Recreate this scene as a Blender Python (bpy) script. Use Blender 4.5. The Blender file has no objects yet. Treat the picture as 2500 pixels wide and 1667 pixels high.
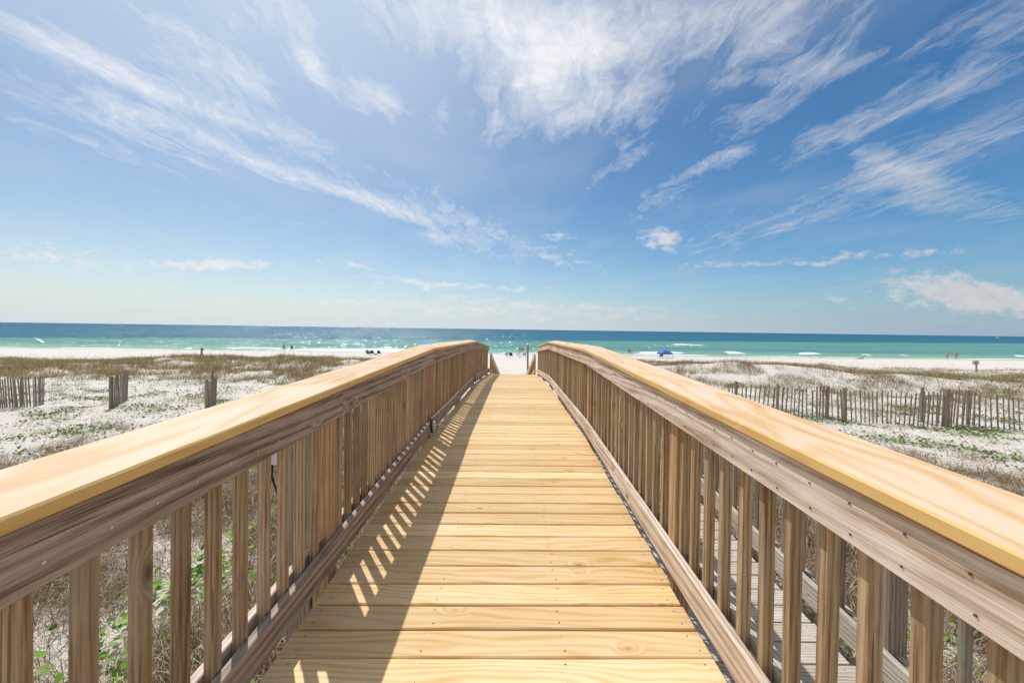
import bpy, math, random
import numpy as np
from mathutils import Vector, Matrix, Euler

random.seed(7)
rng = np.random.default_rng(11)
S = bpy.context.scene
R = math.radians

# ------------------------------------------------------------------ camera
EYE = 5.7                       # eye height above the sea
cam_d = bpy.data.cameras.new('camera')
cam = bpy.data.objects.new('camera', cam_d)
S.collection.objects.link(cam)
S.camera = cam
cam_d.sensor_width = 36.0
cam_d.lens = 12.96
cam_d.clip_start = 0.05
cam_d.clip_end = 200000
TILT = 0.010
cam_d.shift_y = -20.5 / 2500.0
cam.location = (0, 0, EYE)
cam.rotation_mode = 'QUATERNION'
cam.rotation_quaternion = (Matrix.Rotation(0.0075, 3, 'Z') @ Matrix.Rotation(math.pi / 2 - TILT, 3, 'X')
                           @ Matrix.Rotation(0.0140, 3, 'Z')).to_quaternion()
S.render.resolution_x = 1024
S.render.resolution_y = 682

# ------------------------------------------------------------------ light
SUN = Vector((-0.41, 0.55, 1.0)).normalized()
sun_d = bpy.data.lights.new('sun', 'SUN')
sun_d.energy = 4.0
sun_d.angle = R(0.5)
sun_d.color = (1.0, 0.97, 0.925)
sun = bpy.data.objects.new('sun', sun_d)
S.collection.objects.link(sun)
sun.rotation_mode = 'QUATERNION'
sun.rotation_quaternion = SUN.to_track_quat('Z', 'Y')
sun.location = (-40, 50, 90)
S.view_settings.view_transform = 'Standard'
S.view_settings.look = 'None'
S.view_settings.exposure = 0.0
S.view_settings.gamma = 1.0


# ------------------------------------------------------------------ node helper
class NT:
    def __init__(s, tree):
        s.t = tree

    def n(s, typ, ins=None, **props):
        nd = s.t.nodes.new(typ)
        for k, v in props.items():
            setattr(nd, k, v)
        if ins:
            for k, v in ins.items():
                s.put(nd.inputs[k], v)
        return nd

    def put(s, sock, v):
        if isinstance(v, bpy.types.NodeSocket):
            s.t.links.new(v, sock)
        elif isinstance(v, bpy.types.Node):
            s.t.links.new(v.outputs[0], sock)
        else:
            sock.default_value = v

    def m(s, op, a, b=0.0, c=0.0, clamp=False):
        nd = s.t.nodes.new('ShaderNodeMath')
        nd.operation = op
        nd.use_clamp = clamp
        s.put(nd.inputs[0], a)
        s.put(nd.inputs[1], b)
        s.put(nd.inputs[2], c)
        return nd.outputs[0]

    def vm(s, op, a, b=(0, 0, 0), sc=None):
        nd = s.t.nodes.new('ShaderNodeVectorMath')
        nd.operation = op
        s.put(nd.inputs[0], a)
        s.put(nd.inputs[1], b)
        if sc is not None:
            s.put(nd.inputs['Scale'], sc)
        return nd.outputs['Value'] if op in ('LENGTH', 'DOT_PRODUCT') else nd.outputs[0]

    def sep(s, v):
        nd = s.n('ShaderNodeSeparateXYZ', {0: v})
        return nd.outputs

    def comb(s, x, y, z):
        return s.n('ShaderNodeCombineXYZ', {0: x, 1: y, 2: z}).outputs[0]

    def mix(s, f, a, b, blend='MIX'):
        nd = s.t.nodes.new('ShaderNodeMix')
        nd.data_type = 'RGBA'
        nd.blend_type = blend
        s.put(nd.inputs[0], f)
        s.put(nd.inputs[6], a)
        s.put(nd.inputs[7], b)
        return nd.outputs[2]

    def noise(s, vec, scale=1.0, detail=3.0, rough=0.5, dist=0.0, col=False):
        nd = s.n('ShaderNodeTexNoise', {'Vector': vec, 'Scale': scale, 'Detail': detail,
                                        'Roughness': rough, 'Distortion': dist})
        return nd.outputs['Color' if col else 'Fac']

    def step(s, v, lo, hi, a=0.0, b=1.0, smooth=True):
        nd = s.n('ShaderNodeMapRange', {'Value': v, 'From Min': lo, 'From Max': hi, 'To Min': a, 'To Max': b})
        nd.clamp = True
        if smooth:
            nd.interpolation_type = 'SMOOTHSTEP'
        return nd.outputs[0]

    def ramp(s, f, stops):
        nd = s.n('ShaderNodeValToRGB', {0: f})
        cr = nd.color_ramp
        while len(cr.elements) < len(stops):
            cr.elements.new(0.5)
        for e, (p, c) in zip(cr.elements, stops):
            e.position = p
            e.color = (*c, 1)
        return nd.outputs[0]


def new_mat(name):
    m = bpy.data.materials.new(name)
    m.use_nodes = True
    m.node_tree.nodes.clear()
    t = NT(m.node_tree)
    out = t.n('ShaderNodeOutputMaterial')
    b = t.n('ShaderNodeBsdfPrincipled')
    t.t.links.new(b.outputs[0], out.inputs[0])
    return m, t, b, out


# ------------------------------------------------------------------ world: sky and clouds
def build_world():
    w = bpy.data.worlds.new('World')
    S.world = w
    w.use_nodes = True
    w.node_tree.nodes.clear()
    t = NT(w.node_tree)
    sky = t.n('ShaderNodeTexSky')
    sky.sky_type = 'NISHITA'
    sky.sun_disc = False
    sky.sun_elevation = math.asin(SUN.z)
    sky.sun_rotation = math.atan2(SUN.x, SUN.y)
    sky.altitude = 0
    sky.air_density = 1.0
    sky.dust_density = 0.6
    sky.ozone_density = 0.9
    tc = t.n('ShaderNodeTexCoord')
    d = t.vm('NORMALIZE', tc.outputs['Generated'])
    x, y, z = t.sep(d)
    # tangent-plane coordinates of the seaward half of the sky
    yy = t.m('MAXIMUM', y, 0.08)
    gx = t.m('DIVIDE', x, yy)
    gz = t.m('DIVIDE', z, yy)
    g = t.comb(gx, gz, 0.0)
    # cirrus sheet coordinates
    zz = t.m('MAXIMUM', t.m('ADD', z, 0.05), 0.03)
    px = t.m('DIVIDE', x, zz)
    py = t.m('DIVIDE', y, zz)
    # wispy domain warp
    wn = t.noise(t.comb(t.m('MULTIPLY', px, 1.1), t.m('MULTIPLY', py, 0.6), 3.0), 1.6, 4, 0.55, col=True)
    wv = t.vm('SUBTRACT', wn, (0.5, 0.5, 0.5))
    wxy = t.vm('MULTIPLY', wv, (0.26, 0.15, 0.0))
    g1 = t.vm('ADD', g, wxy)
    wn2 = t.noise(g, 14.0, 4, 0.6, col=True)
    g2 = t.vm('ADD', g, t.vm('MULTIPLY', t.vm('SUBTRACT', wn2, (0.5, 0.5, 0.5)), (0.15, 0.06, 0.0)))

    def blobs(src, lst, kk=1.6):
        acc = None
        for (cx, cz, a, b, ang, den) in lst:
            mp = t.n('ShaderNodeMapping', {'Vector': src, 'Location': (cx, cz, 0),
                                           'Rotation': (0, 0, R(ang)), 'Scale': (a, b, 1)})
            mp.vector_type = 'TEXTURE'
            gr = t.n('ShaderNodeTexGradient', {0: mp.outputs[0]})
            gr.gradient_type = 'SPHERICAL'
            v = t.m('MULTIPLY', gr.outputs['Fac'], den * kk)
            acc = v if acc is None else t.m('ADD', acc, v)
        return acc

    # streak noise, drawn out along the wind
    wpx = t.m('ADD', px, t.m('MULTIPLY', t.m('SUBTRACT', t.noise(t.comb(t.m('MULTIPLY', px, 3.0), t.m('MULTIPLY', py, 2.0), 1.0), 1.0, 4, 0.6), 0.5), 0.35))
    st = t.noise(t.comb(t.m('MULTIPLY', wpx, 4.2), t.m('MULTIPLY', py, 1.25), 0.0), 1.5, 8, 0.68, 1.1)
    st2 = t.noise(t.comb(t.m('MULTIPLY', wpx, 13.0), t.m('MULTIPLY', py, 4.6), 5.0), 1.3, 6, 0.68, 0.8)
    brd = t.noise(t.comb(t.m('MULTIPLY', px, 1.2), t.m('MULTIPLY', py, 0.7), 9.0), 1.6, 4, 0.5, 0.3)
    cir = blobs(g1, CIRRUS, 1.12)
    tex = t.m('ADD', t.m('MULTIPLY', st, 1.75), t.m('MULTIPLY', st2, 1.25))
    tex = t.m('ADD', tex, t.m('MULTIPLY', brd, 0.45))
    cm = t.m('ADD', cir, t.m('SUBTRACT', tex, 1.92))
    cd = t.step(cm, 0.0, 1.30, 0.0, 0.95, smooth=False)
    cd = t.m('MULTIPLY', cd, t.step(cir, 0.0, 0.25))
    # thin veil everywhere, thicker on the sun side
    veil = t.step(brd, 0.40, 0.75, 0.0, 0.12)
    puff = blobs(g2, PUFFS)
    pn = t.noise(t.comb(gx, t.m('MULTIPLY', gz, 2.2), 2.0), 24.0, 5, 0.62)
    pd = t.step(t.m('ADD', puff, t.m('MULTIPLY', t.m('SUBTRACT', pn, 0.56), 2.2)), 0.10, 1.15, 0.0, 0.88)
    pd = t.m('MULTIPLY', pd, t.step(puff, 0.02, 0.25))
    dens = t.m('MAXIMUM', t.m('MAXIMUM', cd, pd), veil)
    # unseen broken cloud behind the viewer, added as bright neutral fill light
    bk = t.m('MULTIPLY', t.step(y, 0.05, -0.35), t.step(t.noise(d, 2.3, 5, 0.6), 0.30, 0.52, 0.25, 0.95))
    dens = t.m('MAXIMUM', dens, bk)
    dens = t.m('MULTIPLY', dens, t.step(z, 0.0, 0.015))
    col = t.n('ShaderNodeHueSaturation', {'Hue': 0.5, 'Saturation': 1.12, 'Value': 1.0, 'Color': sky.outputs[0]}).outputs[0]
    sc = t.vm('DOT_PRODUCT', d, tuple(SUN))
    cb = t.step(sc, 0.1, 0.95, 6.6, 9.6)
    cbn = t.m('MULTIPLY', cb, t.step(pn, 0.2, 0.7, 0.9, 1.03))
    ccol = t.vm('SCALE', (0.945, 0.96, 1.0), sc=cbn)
    col = t.mix(1.0, col, t.mix(t.step(t.m('SUBTRACT', sc, t.m('MULTIPLY', x, 0.35)), 0.08, 0.95, smooth=False), (0.45, 0.88, 1.09, 1), (0.96, 1.01, 1.0, 1)), 'MULTIPLY')
    col = t.mix(t.step(sc, 0.66, 1.0, 0.0, 0.5), col, (6.6, 8.1, 9.6, 1))
    # pale salt haze low over the sea, whiter towards the sun
    hz = t.m('POWER', t.m('SUBTRACT', 1.0, t.m('MAXIMUM', z, 0.0), clamp=True), 10.0)
    hcol = t.mix(t.step(sc, -0.2, 0.75), (3.1, 4.1, 5.5, 1), (7.3, 7.9, 8.3, 1))
    col = t.mix(t.m('MULTIPLY', hz, 0.97), col, hcol)
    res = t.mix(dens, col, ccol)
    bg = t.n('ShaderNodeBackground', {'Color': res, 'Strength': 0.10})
    out = t.n('ShaderNodeOutputWorld')
    t.t.links.new(bg.outputs[0], out.inputs[0])


def ell(px, py, a, b, ang, den):
    # design values were noted as photo distances; stored here as sky tangents
    return ((px - 1257) / 900.0, (804 - py) / 900.0, a * 1.55 / 900.0, b * 1.6 / 900.0, -ang, den * .92)


CIRRUS = [ell(*v) for v in [
    (380, 225, 460, 38, 20, .75), (330, 215, 420, 110, 20, .45), (80, 80, 200, 40, 22, .35),
    (600, 400, 640, 32, 17.5, .72), (200, 350, 330, 26, 18, .40), (960, 520, 260, 20, 19, .55),
    (480, 120, 220, 60, 32, .42), (620, 205, 70, 28, 35, .55), (590, 40, 70, 70, 40, .55),
    (700, 70, 130, 55, 70, .55), (760, 170, 90, 18, 45, .4), (850, 205, 150, 40, 22, .55), (960, 240, 90, 38, 20, .65),
    (1100, 305, 22, 60, 0, .45), (1200, 60, 330, 120, 22, .85), (1150, 30, 260, 80, 10, .42),
    (1440, 110, 250, 130, -20, .75), (1330, 190, 150, 60, -25, .5), (1900, 90, 200, 120, -40, .62),
    (1700, 20, 300, 80, -5, .55), (1980, 180, 130, 36, -10, .5), (1380, 285, 160, 50, -12, .5),
    (1240, 340, 36, 50, 30, .35), (1570, 255, 80, 36, -38, .45), (1790, 290, 100, 34, -25, .42),
    (1765, 375, 60, 34, -25, .6), (1680, 430, 110, 16, -35, .5), (1485, 420, 95, 12, -37, .6),
    (2240, 225, 260, 34, -20, .5), (2390, 90, 260, 100, -32, .5), (2430, 265, 130, 34, -32, .5),
    (1980, 350, 140, 28, -25, .35), (2170, 410, 130, 40, 28, .55), (2330, 480, 200, 46, 8, .6),
    (2030, 480, 340, 52, -20, .46), (1650, 480, 160, 40, -35, .35), (2250, 360, 200, 50, -15, .35), (1560, 330, 120, 40, -25, .35), (1040, 480, 160, 36, 15, .28), (660, 540, 200, 34, 8, .26),
    (1820, 560, 260, 20, -12, .25)]]
PUFFS = [ell(*v) for v in [
    (1610, 583, 46, 26, 5, 1.0), (1350, 585, 60, 34, 0, .42), (1400, 640, 120, 14, 17, .40),
    (1800, 636, 170, 9, -3, .55), (2040, 620, 100, 12, -4, .62), (2250, 606, 90, 12, -4, .6),
    (2290, 690, 150, 38, 4, .95), (2430, 725, 140, 36, 10, .9), (2200, 735, 160, 20, 0, .35), (2040, 717, 40, 11, 3, .6),
    (520, 655, 150, 14, 0, 1.0), (860, 652, 90, 13, 8, .5), (1000, 690, 140, 11, 5, .6), (1220, 703, 200, 7, 1, .5),
    (120, 645, 230, 36, 5, .55), (1150, 752, 460, 30, 1, .62), (1560, 765, 260, 18, 1, .25)]]
build_world()

# ------------------------------------------------------------------ object helpers
COL = S.collection


def link(name, me, mats, parent=None, loc=None):
    o = bpy.data.objects.new(name, me)
    COL.objects.link(o)
    if me is not None and mats is not None:
        for m in (mats if isinstance(mats, (list, tuple)) else [mats]):
            me.materials.append(m)
    if parent is not None:
        o.parent = parent
    if loc is not None:
        o.location = loc
    return o


def tag(o, label, cat, group=None):
    o['label'] = label
    o['category'] = cat
    if group:
        o['group'] = group
    return o


def thing(name, label, cat, loc=(0, 0, 0), rz=0.0, group=None):
    o = bpy.data.objects.new(name, None)
    COL.objects.link(o)
    o.location = loc
    o.rotation_euler = (0, 0, rz)
    o.empty_display_size = 0.1
    return tag(o, label, cat, group)


class MB:
    def __init__(s):
        s.v, s.f, s.mi = [], [], []

    def add(s, vs, fs, mi=0):
        b = len(s.v)
        s.v += [tuple(v) for v in vs]
        s.f += [tuple(i + b for i in f) for f in fs]
        s.mi += [mi] * len(fs)

    def box(s, x0, x1, y0, y1, z0, z1, mi=0, M=None):
        vs = [Vector((x, y, z)) for z in (z0, z1) for y in (y0, y1) for x in (x0, x1)]
        if M is not None:
            vs = [M @ v for v in vs]
        s.add(vs, [(0, 2, 3, 1), (4, 5, 7, 6), (0, 1, 5, 4), (2, 6, 7, 3), (0, 4, 6, 2), (1, 3, 7, 5)], mi)

    def loft(s, rings, mi=0, cap=True):
        n = len(rings[0])
        b = len(s.v)
        for r in rings:
            s.v += [tuple(p) for p in r]
        for k in range(len(rings) - 1):
            for i in range(n):
                j = (i + 1) % n
                s.f.append((b + k * n + i, b + k * n + j, b + (k + 1) * n + j, b + (k + 1) * n + i))
                s.mi.append(mi)
        if cap:
            s.f.append(tuple(b + i for i in reversed(range(n))))
            s.f.append(tuple(b + (len(rings) - 1) * n + i for i in range(n)))
            s.mi += [mi, mi]

    def tube(s, pts, rad, n=8, mi=0):
        pts = [Vector(p) for p in pts]
        rads = rad if isinstance(rad, (list, tuple)) else [rad] * len(pts)
        rings = []
        for i, p in enumerate(pts):
            d = (pts[min(i + 1, len(pts) - 1)] - pts[max(i - 1, 0)]).normalized()
            up = Vector((0, 0, 1)) if abs(d.z) < 0.9 else Vector((0, 1, 0))
            a = d.cross(up).normalized()
            c = a.cross(d).normalized()
            rings.append([p + (a * math.cos(2 * math.pi * k / n) + c * math.sin(2 * math.pi * k / n)) * rads[i] for k in range(n)])
        s.loft(rings, mi)

    def mesh(s, name, smooth=False):
        me = bpy.data.meshes.new(name)
        me.from_pydata(s.v, [], s.f)
        me.polygons.foreach_set('material_index', s.mi)
        if smooth:
            me.polygons.foreach_set('use_smooth', [True] * len(s.f))
        me.update()
        return me

    def obj(s, name, mats, parent=None, smooth=False, loc=None):
        return link(name, s.mesh(name, smooth), mats, parent, loc)


def chamfer_rect(x0, x1, z0, z1, c):
    return [(x0 + c, z0), (x1 - c, z0), (x1, z0 + c), (x1, z1 - c), (x1 - c, z1), (x0 + c, z1), (x0, z1 - c), (x0, z0 + c)]


# ------------------------------------------------------------------ materials
def wood(name, axis, stops, fine=1.0, knots=True, tint=0.12, rough=0.72, bump=0.25, stain=None, weather=False):
    """axis: index of the grain direction in object space"""
    m, t, b, out = new_mat(name)
    tc = t.n('ShaderNodeTexCoord')
    gi = t.n('ShaderNodeNewGeometry')
    oi = t.n('ShaderNodeObjectInfo')
    rnd = t.m('FRACT', t.m('ADD', gi.outputs['Random Per Island'], oi.outputs['Random']))
    off = t.comb(t.m('MULTIPLY', rnd, 37.1), t.m('MULTIPLY', rnd, 91.7), t.m('MULTIPLY', rnd, 53.3))
    p = t.vm('ADD', tc.outputs['Object'], off)
    s = t.sep(p)
    L = s[axis]
    A, B = [s[i] for i in range(3) if i != axis]
    # knots
    kv = t.comb(t.m('MULTIPLY', L, 1.0), t.m('MULTIPLY', A, 2.1), t.m('MULTIPLY', B, 2.1))
    vor = t.n('ShaderNodeTexVoronoi', {'Vector': kv, 'Scale': 2.3, 'Randomness': 1.0})
    kd = vor.outputs['Distance']
    kc = t.sep(vor.outputs['Color'])
    ksel = t.step(kc[0], 0.30, 0.34)
    warp = t.m('MULTIPLY', t.step(kd, 0.0, 0.22, 1.0, 0.0), ksel)
    n0 = t.noise(t.comb(t.m('MULTIPLY', L, 0.45 if weather else 0.8), t.m('MULTIPLY', A, 5.0), t.m('MULTIPLY', B, 5.0)), 1.0, 2, 0.5)
    ph = t.m('ADD', t.m('MULTIPLY', t.m('ADD', A, t.m('MULTIPLY', B, 0.6)), (95.0 if weather else 40.0) * fine), t.m('MULTIPLY', n0, 7.0 if weather else 15.0))
    ph = t.m('ADD', ph, t.m('MULTIPLY', warp, 4.5))
    rings = t.m('ADD', t.m('MULTIPLY', t.m('SINE', t.m('MULTIPLY', ph, 3.2)), 0.5), 0.5)
    rings = t.m('POWER', rings, 1.6)
    fib = t.noise(t.comb(t.m('MULTIPLY', L, 6.0), t.m('MULTIPLY', A, 190.0), t.m('MULTIPLY', B, 190.0)), 1.0, 3, 0.6)
    brd = t.noise(t.comb(t.m('MULTIPLY', L, 1.6), t.m('MULTIPLY', A, 9.0), t.m('MULTIPLY', B, 9.0)), 1.0, 3, 0.55)
    f = t.m('ADD', t.m('MULTIPLY', rings, 0.24 if not weather else 0.30), t.m('MULTIPLY', brd, 0.62))
    f = t.m('ADD', f, t.m('MULTIPLY', t.m('SUBTRACT', fib, 0.5), 0.40 if not weather else 1.15))
    c = t.ramp(f, stops)
    # per board tone
    tone = t.m('ADD', 1.0 - tint, t.m('MULTIPLY', t.m('FRACT', t.m('MULTIPLY', rnd, 7.31)), 2 * tint))
    c = t.mix(1.0, c, t.comb(tone, t.m('POWER', tone, 1.15), t.m('POWER', tone, 1.5)), 'MULTIPLY')
    if stain:
        sn = t.noise(t.comb(t.m('MULTIPLY', L, 1.1), t.m('MULTIPLY', A, 2.5), t.m('MULTIPLY', B, 2.5)), 1.5, 4, 0.6)
        c = t.mix(t.step(sn, 0.48, 0.75, 0.0, 0.75), c, (*stain, 1))
    h = t.m('ADD', t.m('MULTIPLY', fib, 0.5), t.m('MULTIPLY', rings, 0.5))
    if knots:
        kring = t.m('MULTIPLY', t.step(kd, 0.045, 0.13, 1.0, 0.0), ksel)
        kcore = t.m('MULTIPLY', t.step(kd, 0.022, 0.042, 1.0, 0.0), ksel)
        kedge = t.m('MULTIPLY', t.m('SUBTRACT', t.step(kd, 0.046, 0.057, 1.0, 0.0), t.step(kd, 0.034, 0.046, 1.0, 0.0)), ksel)
        kb = (0.47, 0.22, 0.08, 1) if not weather else (0.13, 0.08, 0.05, 1)
        c = t.mix(t.m('MULTIPLY', kring, 0.6), c, kb)
        c = t.mix(t.m('MULTIPLY', kcore, 0.6), c, (0.30, 0.13, 0.05, 1) if not weather else (0.05, 0.03, 0.02, 1))
        c = t.mix(t.m('MULTIPLY', kedge, 0.65), c, (0.14, 0.06, 0.025, 1))
    if weather:
        # checks: thin dark cracks along the grain
        ck = t.noise(t.comb(t.m('MULTIPLY', L, 1.8), t.m('MULTIPLY', A, 85.0), t.m('MULTIPLY', B, 85.0)), 1.0, 2, 0.5)
        ckm = t.step(ck, 0.68, 0.74)
        c = t.mix(t.m('MULTIPLY', ckm, 0.75), c, (0.05, 0.035, 0.025, 1))
        h = t.m('SUBTRACT', h, t.m('MULTIPLY', ckm, 1.5))
    bp = t.n('ShaderNodeBump', {'Strength': bump, 'Distance': 0.004, 'Height': h})
    t.put(b.inputs['Base Color'], c)
    b.inputs['Roughness'].default_value = rough
    t.put(b.inputs['Normal'], bp.outputs[0])
    b.inputs['Specular IOR Level'].default_value = 0.3
    return m


PINE = [(0.12, (0.78, 0.58, 0.355)), (0.36, (0.72, 0.505, 0.265)), (0.56, (0.63, 0.41, 0.165)), (0.82, (0.46, 0.25, 0.08))]
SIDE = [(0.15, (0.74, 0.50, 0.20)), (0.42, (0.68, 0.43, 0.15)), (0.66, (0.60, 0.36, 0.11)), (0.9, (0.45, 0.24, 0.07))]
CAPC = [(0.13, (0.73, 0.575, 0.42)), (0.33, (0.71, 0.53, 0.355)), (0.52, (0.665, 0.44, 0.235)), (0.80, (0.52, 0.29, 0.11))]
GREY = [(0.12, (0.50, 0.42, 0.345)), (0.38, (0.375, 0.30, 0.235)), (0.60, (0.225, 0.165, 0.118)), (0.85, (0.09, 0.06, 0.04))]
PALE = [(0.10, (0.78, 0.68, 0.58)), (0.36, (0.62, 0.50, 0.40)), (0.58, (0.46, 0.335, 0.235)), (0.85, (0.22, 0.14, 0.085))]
BALU = [(0.12, (0.46, 0.35, 0.215)), (0.38, (0.365, 0.255, 0.145)), (0.60, (0.25, 0.155, 0.078)), (0.85, (0.13, 0.075, 0.036))]
POSTC = [(0.15, (0.52, 0.36, 0.21)), (0.42, (0.43, 0.275, 0.145)), (0.65, (0.32, 0.18, 0.08)), (0.9, (0.2, 0.1, 0.04))]
OLDG = [(0.15, (0.62, 0.57, 0.50)), (0.42, (0.50, 0.45, 0.385)), (0.65, (0.36, 0.31, 0.25)), (0.9, (0.18, 0.15, 0.12))]
FENC = [(0.15, (0.38, 0.31, 0.245)), (0.42, (0.29, 0.23, 0.175)), (0.65, (0.20, 0.145, 0.105)), (0.9, (0.11, 0.075, 0.05))]

M_deck = wood('new_pine_planks', 0, PINE, fine=1.35, tint=0.15, rough=0.6, bump=0.25)
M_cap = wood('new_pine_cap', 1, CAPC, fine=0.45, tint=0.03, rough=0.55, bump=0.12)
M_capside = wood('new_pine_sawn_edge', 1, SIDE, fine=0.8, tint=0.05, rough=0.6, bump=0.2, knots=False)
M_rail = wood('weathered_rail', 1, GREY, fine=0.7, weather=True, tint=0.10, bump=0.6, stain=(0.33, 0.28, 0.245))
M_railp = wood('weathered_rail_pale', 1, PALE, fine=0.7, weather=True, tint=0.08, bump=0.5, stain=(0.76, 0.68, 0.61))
M_bal = wood('baluster_wood', 2, BALU, fine=1.1, weather=True, tint=0.24, bump=0.45, stain=(0.36, 0.29, 0.23), knots=True)
M_post = wood('post_wood', 2, POSTC, fine=0.8, weather=True, tint=0.1, bump=0.4)
M_old_x = wood('old_grey_planks', 0, OLDG, weather=True, tint=0.10, bump=0.5, stain=(0.36, 0.36, 0.27))
M_old_y = wood('old_grey_rail', 1, OLDG, weather=True, tint=0.08, bump=0.5, stain=(0.36, 0.36, 0.24))
M_old_z = wood('old_grey_upright', 2, FENC, weather=True, tint=0.15, bump=0.5, stain=(0.30, 0.30, 0.2))
M_fence = wood('sand_fence_wood', 2, FENC, weather=True, tint=0.25, bump=0.3, knots=False, stain=(0.27, 0.24, 0.20))


def plain(name, col, rough=0.6, metal=0.0, spec=0.4, var=0.1):
    m, t, b, out = new_mat(name)
    tc = t.n('ShaderNodeTexCoord')
    n = t.noise(tc.outputs['Object'], 9.0, 4, 0.6)
    k = t.step(n, 0.3, 0.7, 1 - var, 1 + var)
    c = t.mix(1.0, (*col, 1), t.comb(k, k, k), 'MULTIPLY')
    t.put(b.inputs['Base Color'], c)
    b.inputs['Roughness'].default_value = rough
    b.inputs['Metallic'].default_value = metal
    b.inputs['Specular IOR Level'].default_value = spec
    return m


M_screw = plain('screw_steel', (0.55, 0.55, 0.56), 0.35, 0.9)
M_hole = plain('countersunk_screw', (0.12, 0.08, 0.05), 0.6, 0.2)
M_metal = plain('grey_metal', (0.42, 0.42, 0.42), 0.4, 0.7)
M_dark = plain('dark_metal', (0.035, 0.037, 0.045), 0.45, 0.3)
M_glassy = plain('frosted_glass', (0.72, 0.74, 0.76), 0.15, 0.0, 0.8)
M_white = plain('white_plastic', (0.75, 0.75, 0.74), 0.5)
M_box = plain('pale_grey_paint', (0.55, 0.56, 0.57), 0.5)
M_cable = plain('black_cable', (0.015, 0.015, 0.017), 0.5)
M_blue = plain('blue_fabric', (0.05, 0.14, 0.42), 0.8)
M_sky = plain('bright_blue_fabric', (0.03, 0.30, 0.68), 0.8)
M_navy = plain('navy_fabric', (0.02, 0.03, 0.12), 0.8)
M_lblue = plain('pale_blue_fabric', (0.35, 0.5, 0.72), 0.8)
M_green = plain('pale_green_fabric', (0.35, 0.6, 0.5), 0.8)
M_red = plain('red_fabric', (0.62, 0.06, 0.05), 0.8)
M_pink = plain('pink_fabric', (0.75, 0.10, 0.2), 0.8)
M_orange = plain('rust_fabric', (0.6, 0.16, 0.08), 0.8)
M_cream = plain('cream_fabric', (0.7, 0.55, 0.45), 0.8)
M_blackf = plain('black_fabric', (0.02, 0.02, 0.025), 0.8)
M_skin = plain('skin', (0.50, 0.27, 0.18), 0.6)
M_skin2 = plain('tanned_skin', (0.38, 0.19, 0.12), 0.6)
M_hair = plain('dark_hair', (0.04, 0.025, 0.015), 0.7)
M_hairb = plain('fair_hair', (0.35, 0.22, 0.10), 0.7)


def blade_mat(name, rough=0.7):
    m, t, b, out = new_mat(name)
    at = t.n('ShaderNodeAttribute')
    at.attribute_name = 'tint'
    t.put(b.inputs['Base Color'], at.outputs['Color'])
    b.inputs['Roughness'].default_value = rough
    b.inputs['Specular IOR Level'].default_value = 0.25
    tr = t.n('ShaderNodeBsdfTranslucent', {'Color': at.outputs['Color']})
    mx = t.n('ShaderNodeMixShader', {0: 0.35, 1: b.outputs[0], 2: tr.outputs[0]})
    t.t.links.new(mx.outputs[0], out.inputs[0])
    return m


M_blade = blade_mat('grass_blades')
M_leaf = blade_mat('vine_leaves', 0.45)

# ------------------------------------------------------------------ terrain
BASE_Y = [-400, -12, 0, 12, 22, 32, 45, 60, 78, 88, 100, 130, 400]
BASE_Z = [2.9, 2.9, 2.80, 2.62, 2.60, 2.15, 1.45, 0.95, 0.34, -0.02, -0.5, -1.2, -3.0]


def sm(a, lo, hi):
    k = np.clip((a - lo) / (hi - lo), 0, 1)
    return k * k * (3 - 2 * k)


_wv = [(rng.uniform(0, 6.28), rng.uniform(0, 6.28), rng.uniform(0.75, 1.3)) for _ in range(26)]


def lump(x, y, lam):
    r = 0
    for i, (a, p, k) in enumerate(_wv):
        r = r + np.sin((x * math.cos(a) + y * math.sin(a)) * 6.283 / (lam * k) + p)
    return r / 7.0


def ground(x, y):
    x = np.asarray(x, float)
    y = np.asarray(y, float)
    ys = y - 0.035 * x * sm(y, 40, 80)
    z = np.interp(ys, BASE_Y, BASE_Z)
    # dune on the left
    ln = lump(x, y, 9.0)
    yc = 28.5 + 0.8 * np.sin(x * 0.23) + 0.4 * ln
    aL = 0.78 * sm(-x, 2.2, 6.0) * (1 - 0.75 * sm(-x, 24, 36)) * (1 + 0.16 * ln)
    z = z + aL * np.exp(-((y - yc) / 5.0) ** 2)
    # dune on the right, coming nearer to the right
    yr = 27.5 - 0.31 * np.maximum(0, x - 9)
    aR = (0.98 + 0.25 * ln) * sm(x, 2.4, 7.5) * (1 - .5 * sm(x, 18, 30))
    s_ = np.where(y < yr, 3.4, 8.5)
    z = z + aR * np.exp(-((y - yr) / s_) ** 2)
    hum = sm(y, 14, 22) * (1 - sm(y, 38, 52)) * sm(np.abs(x), 2.5, 6)
    z = z + 0.13 * hum * lump(x + 31, y - 7, 3.4)
    near = 1 - sm(np.hypot(x, y), 20, 45)
    z = z + 0.035 * near * lump(x - 3, y + 5, 1.3) + 0.014 * near * lump(x + 9, y + 3, 0.45)
    bz = sm(y, 38, 50) * (1 - sm(y, 76, 84))
    z = z + 0.045 * bz * lump(x * 0.6, y, 5.0)
    return z


def grid_mesh(name, xs, ys, zf):
    X, Y = np.meshgrid(xs, ys)
    Z = zf(X, Y)
    co = np.stack([X, Y, Z], -1).reshape(-1, 3)
    nx, ny = len(xs), len(ys)
    i = np.arange(nx * ny).reshape(ny, nx)
    q = np.stack([i[:-1, :-1], i[:-1, 1:], i[1:, 1:], i[1:, :-1]], -1).reshape(-1, 4)
    return raw_mesh(name, co, q, smooth=True)


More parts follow.
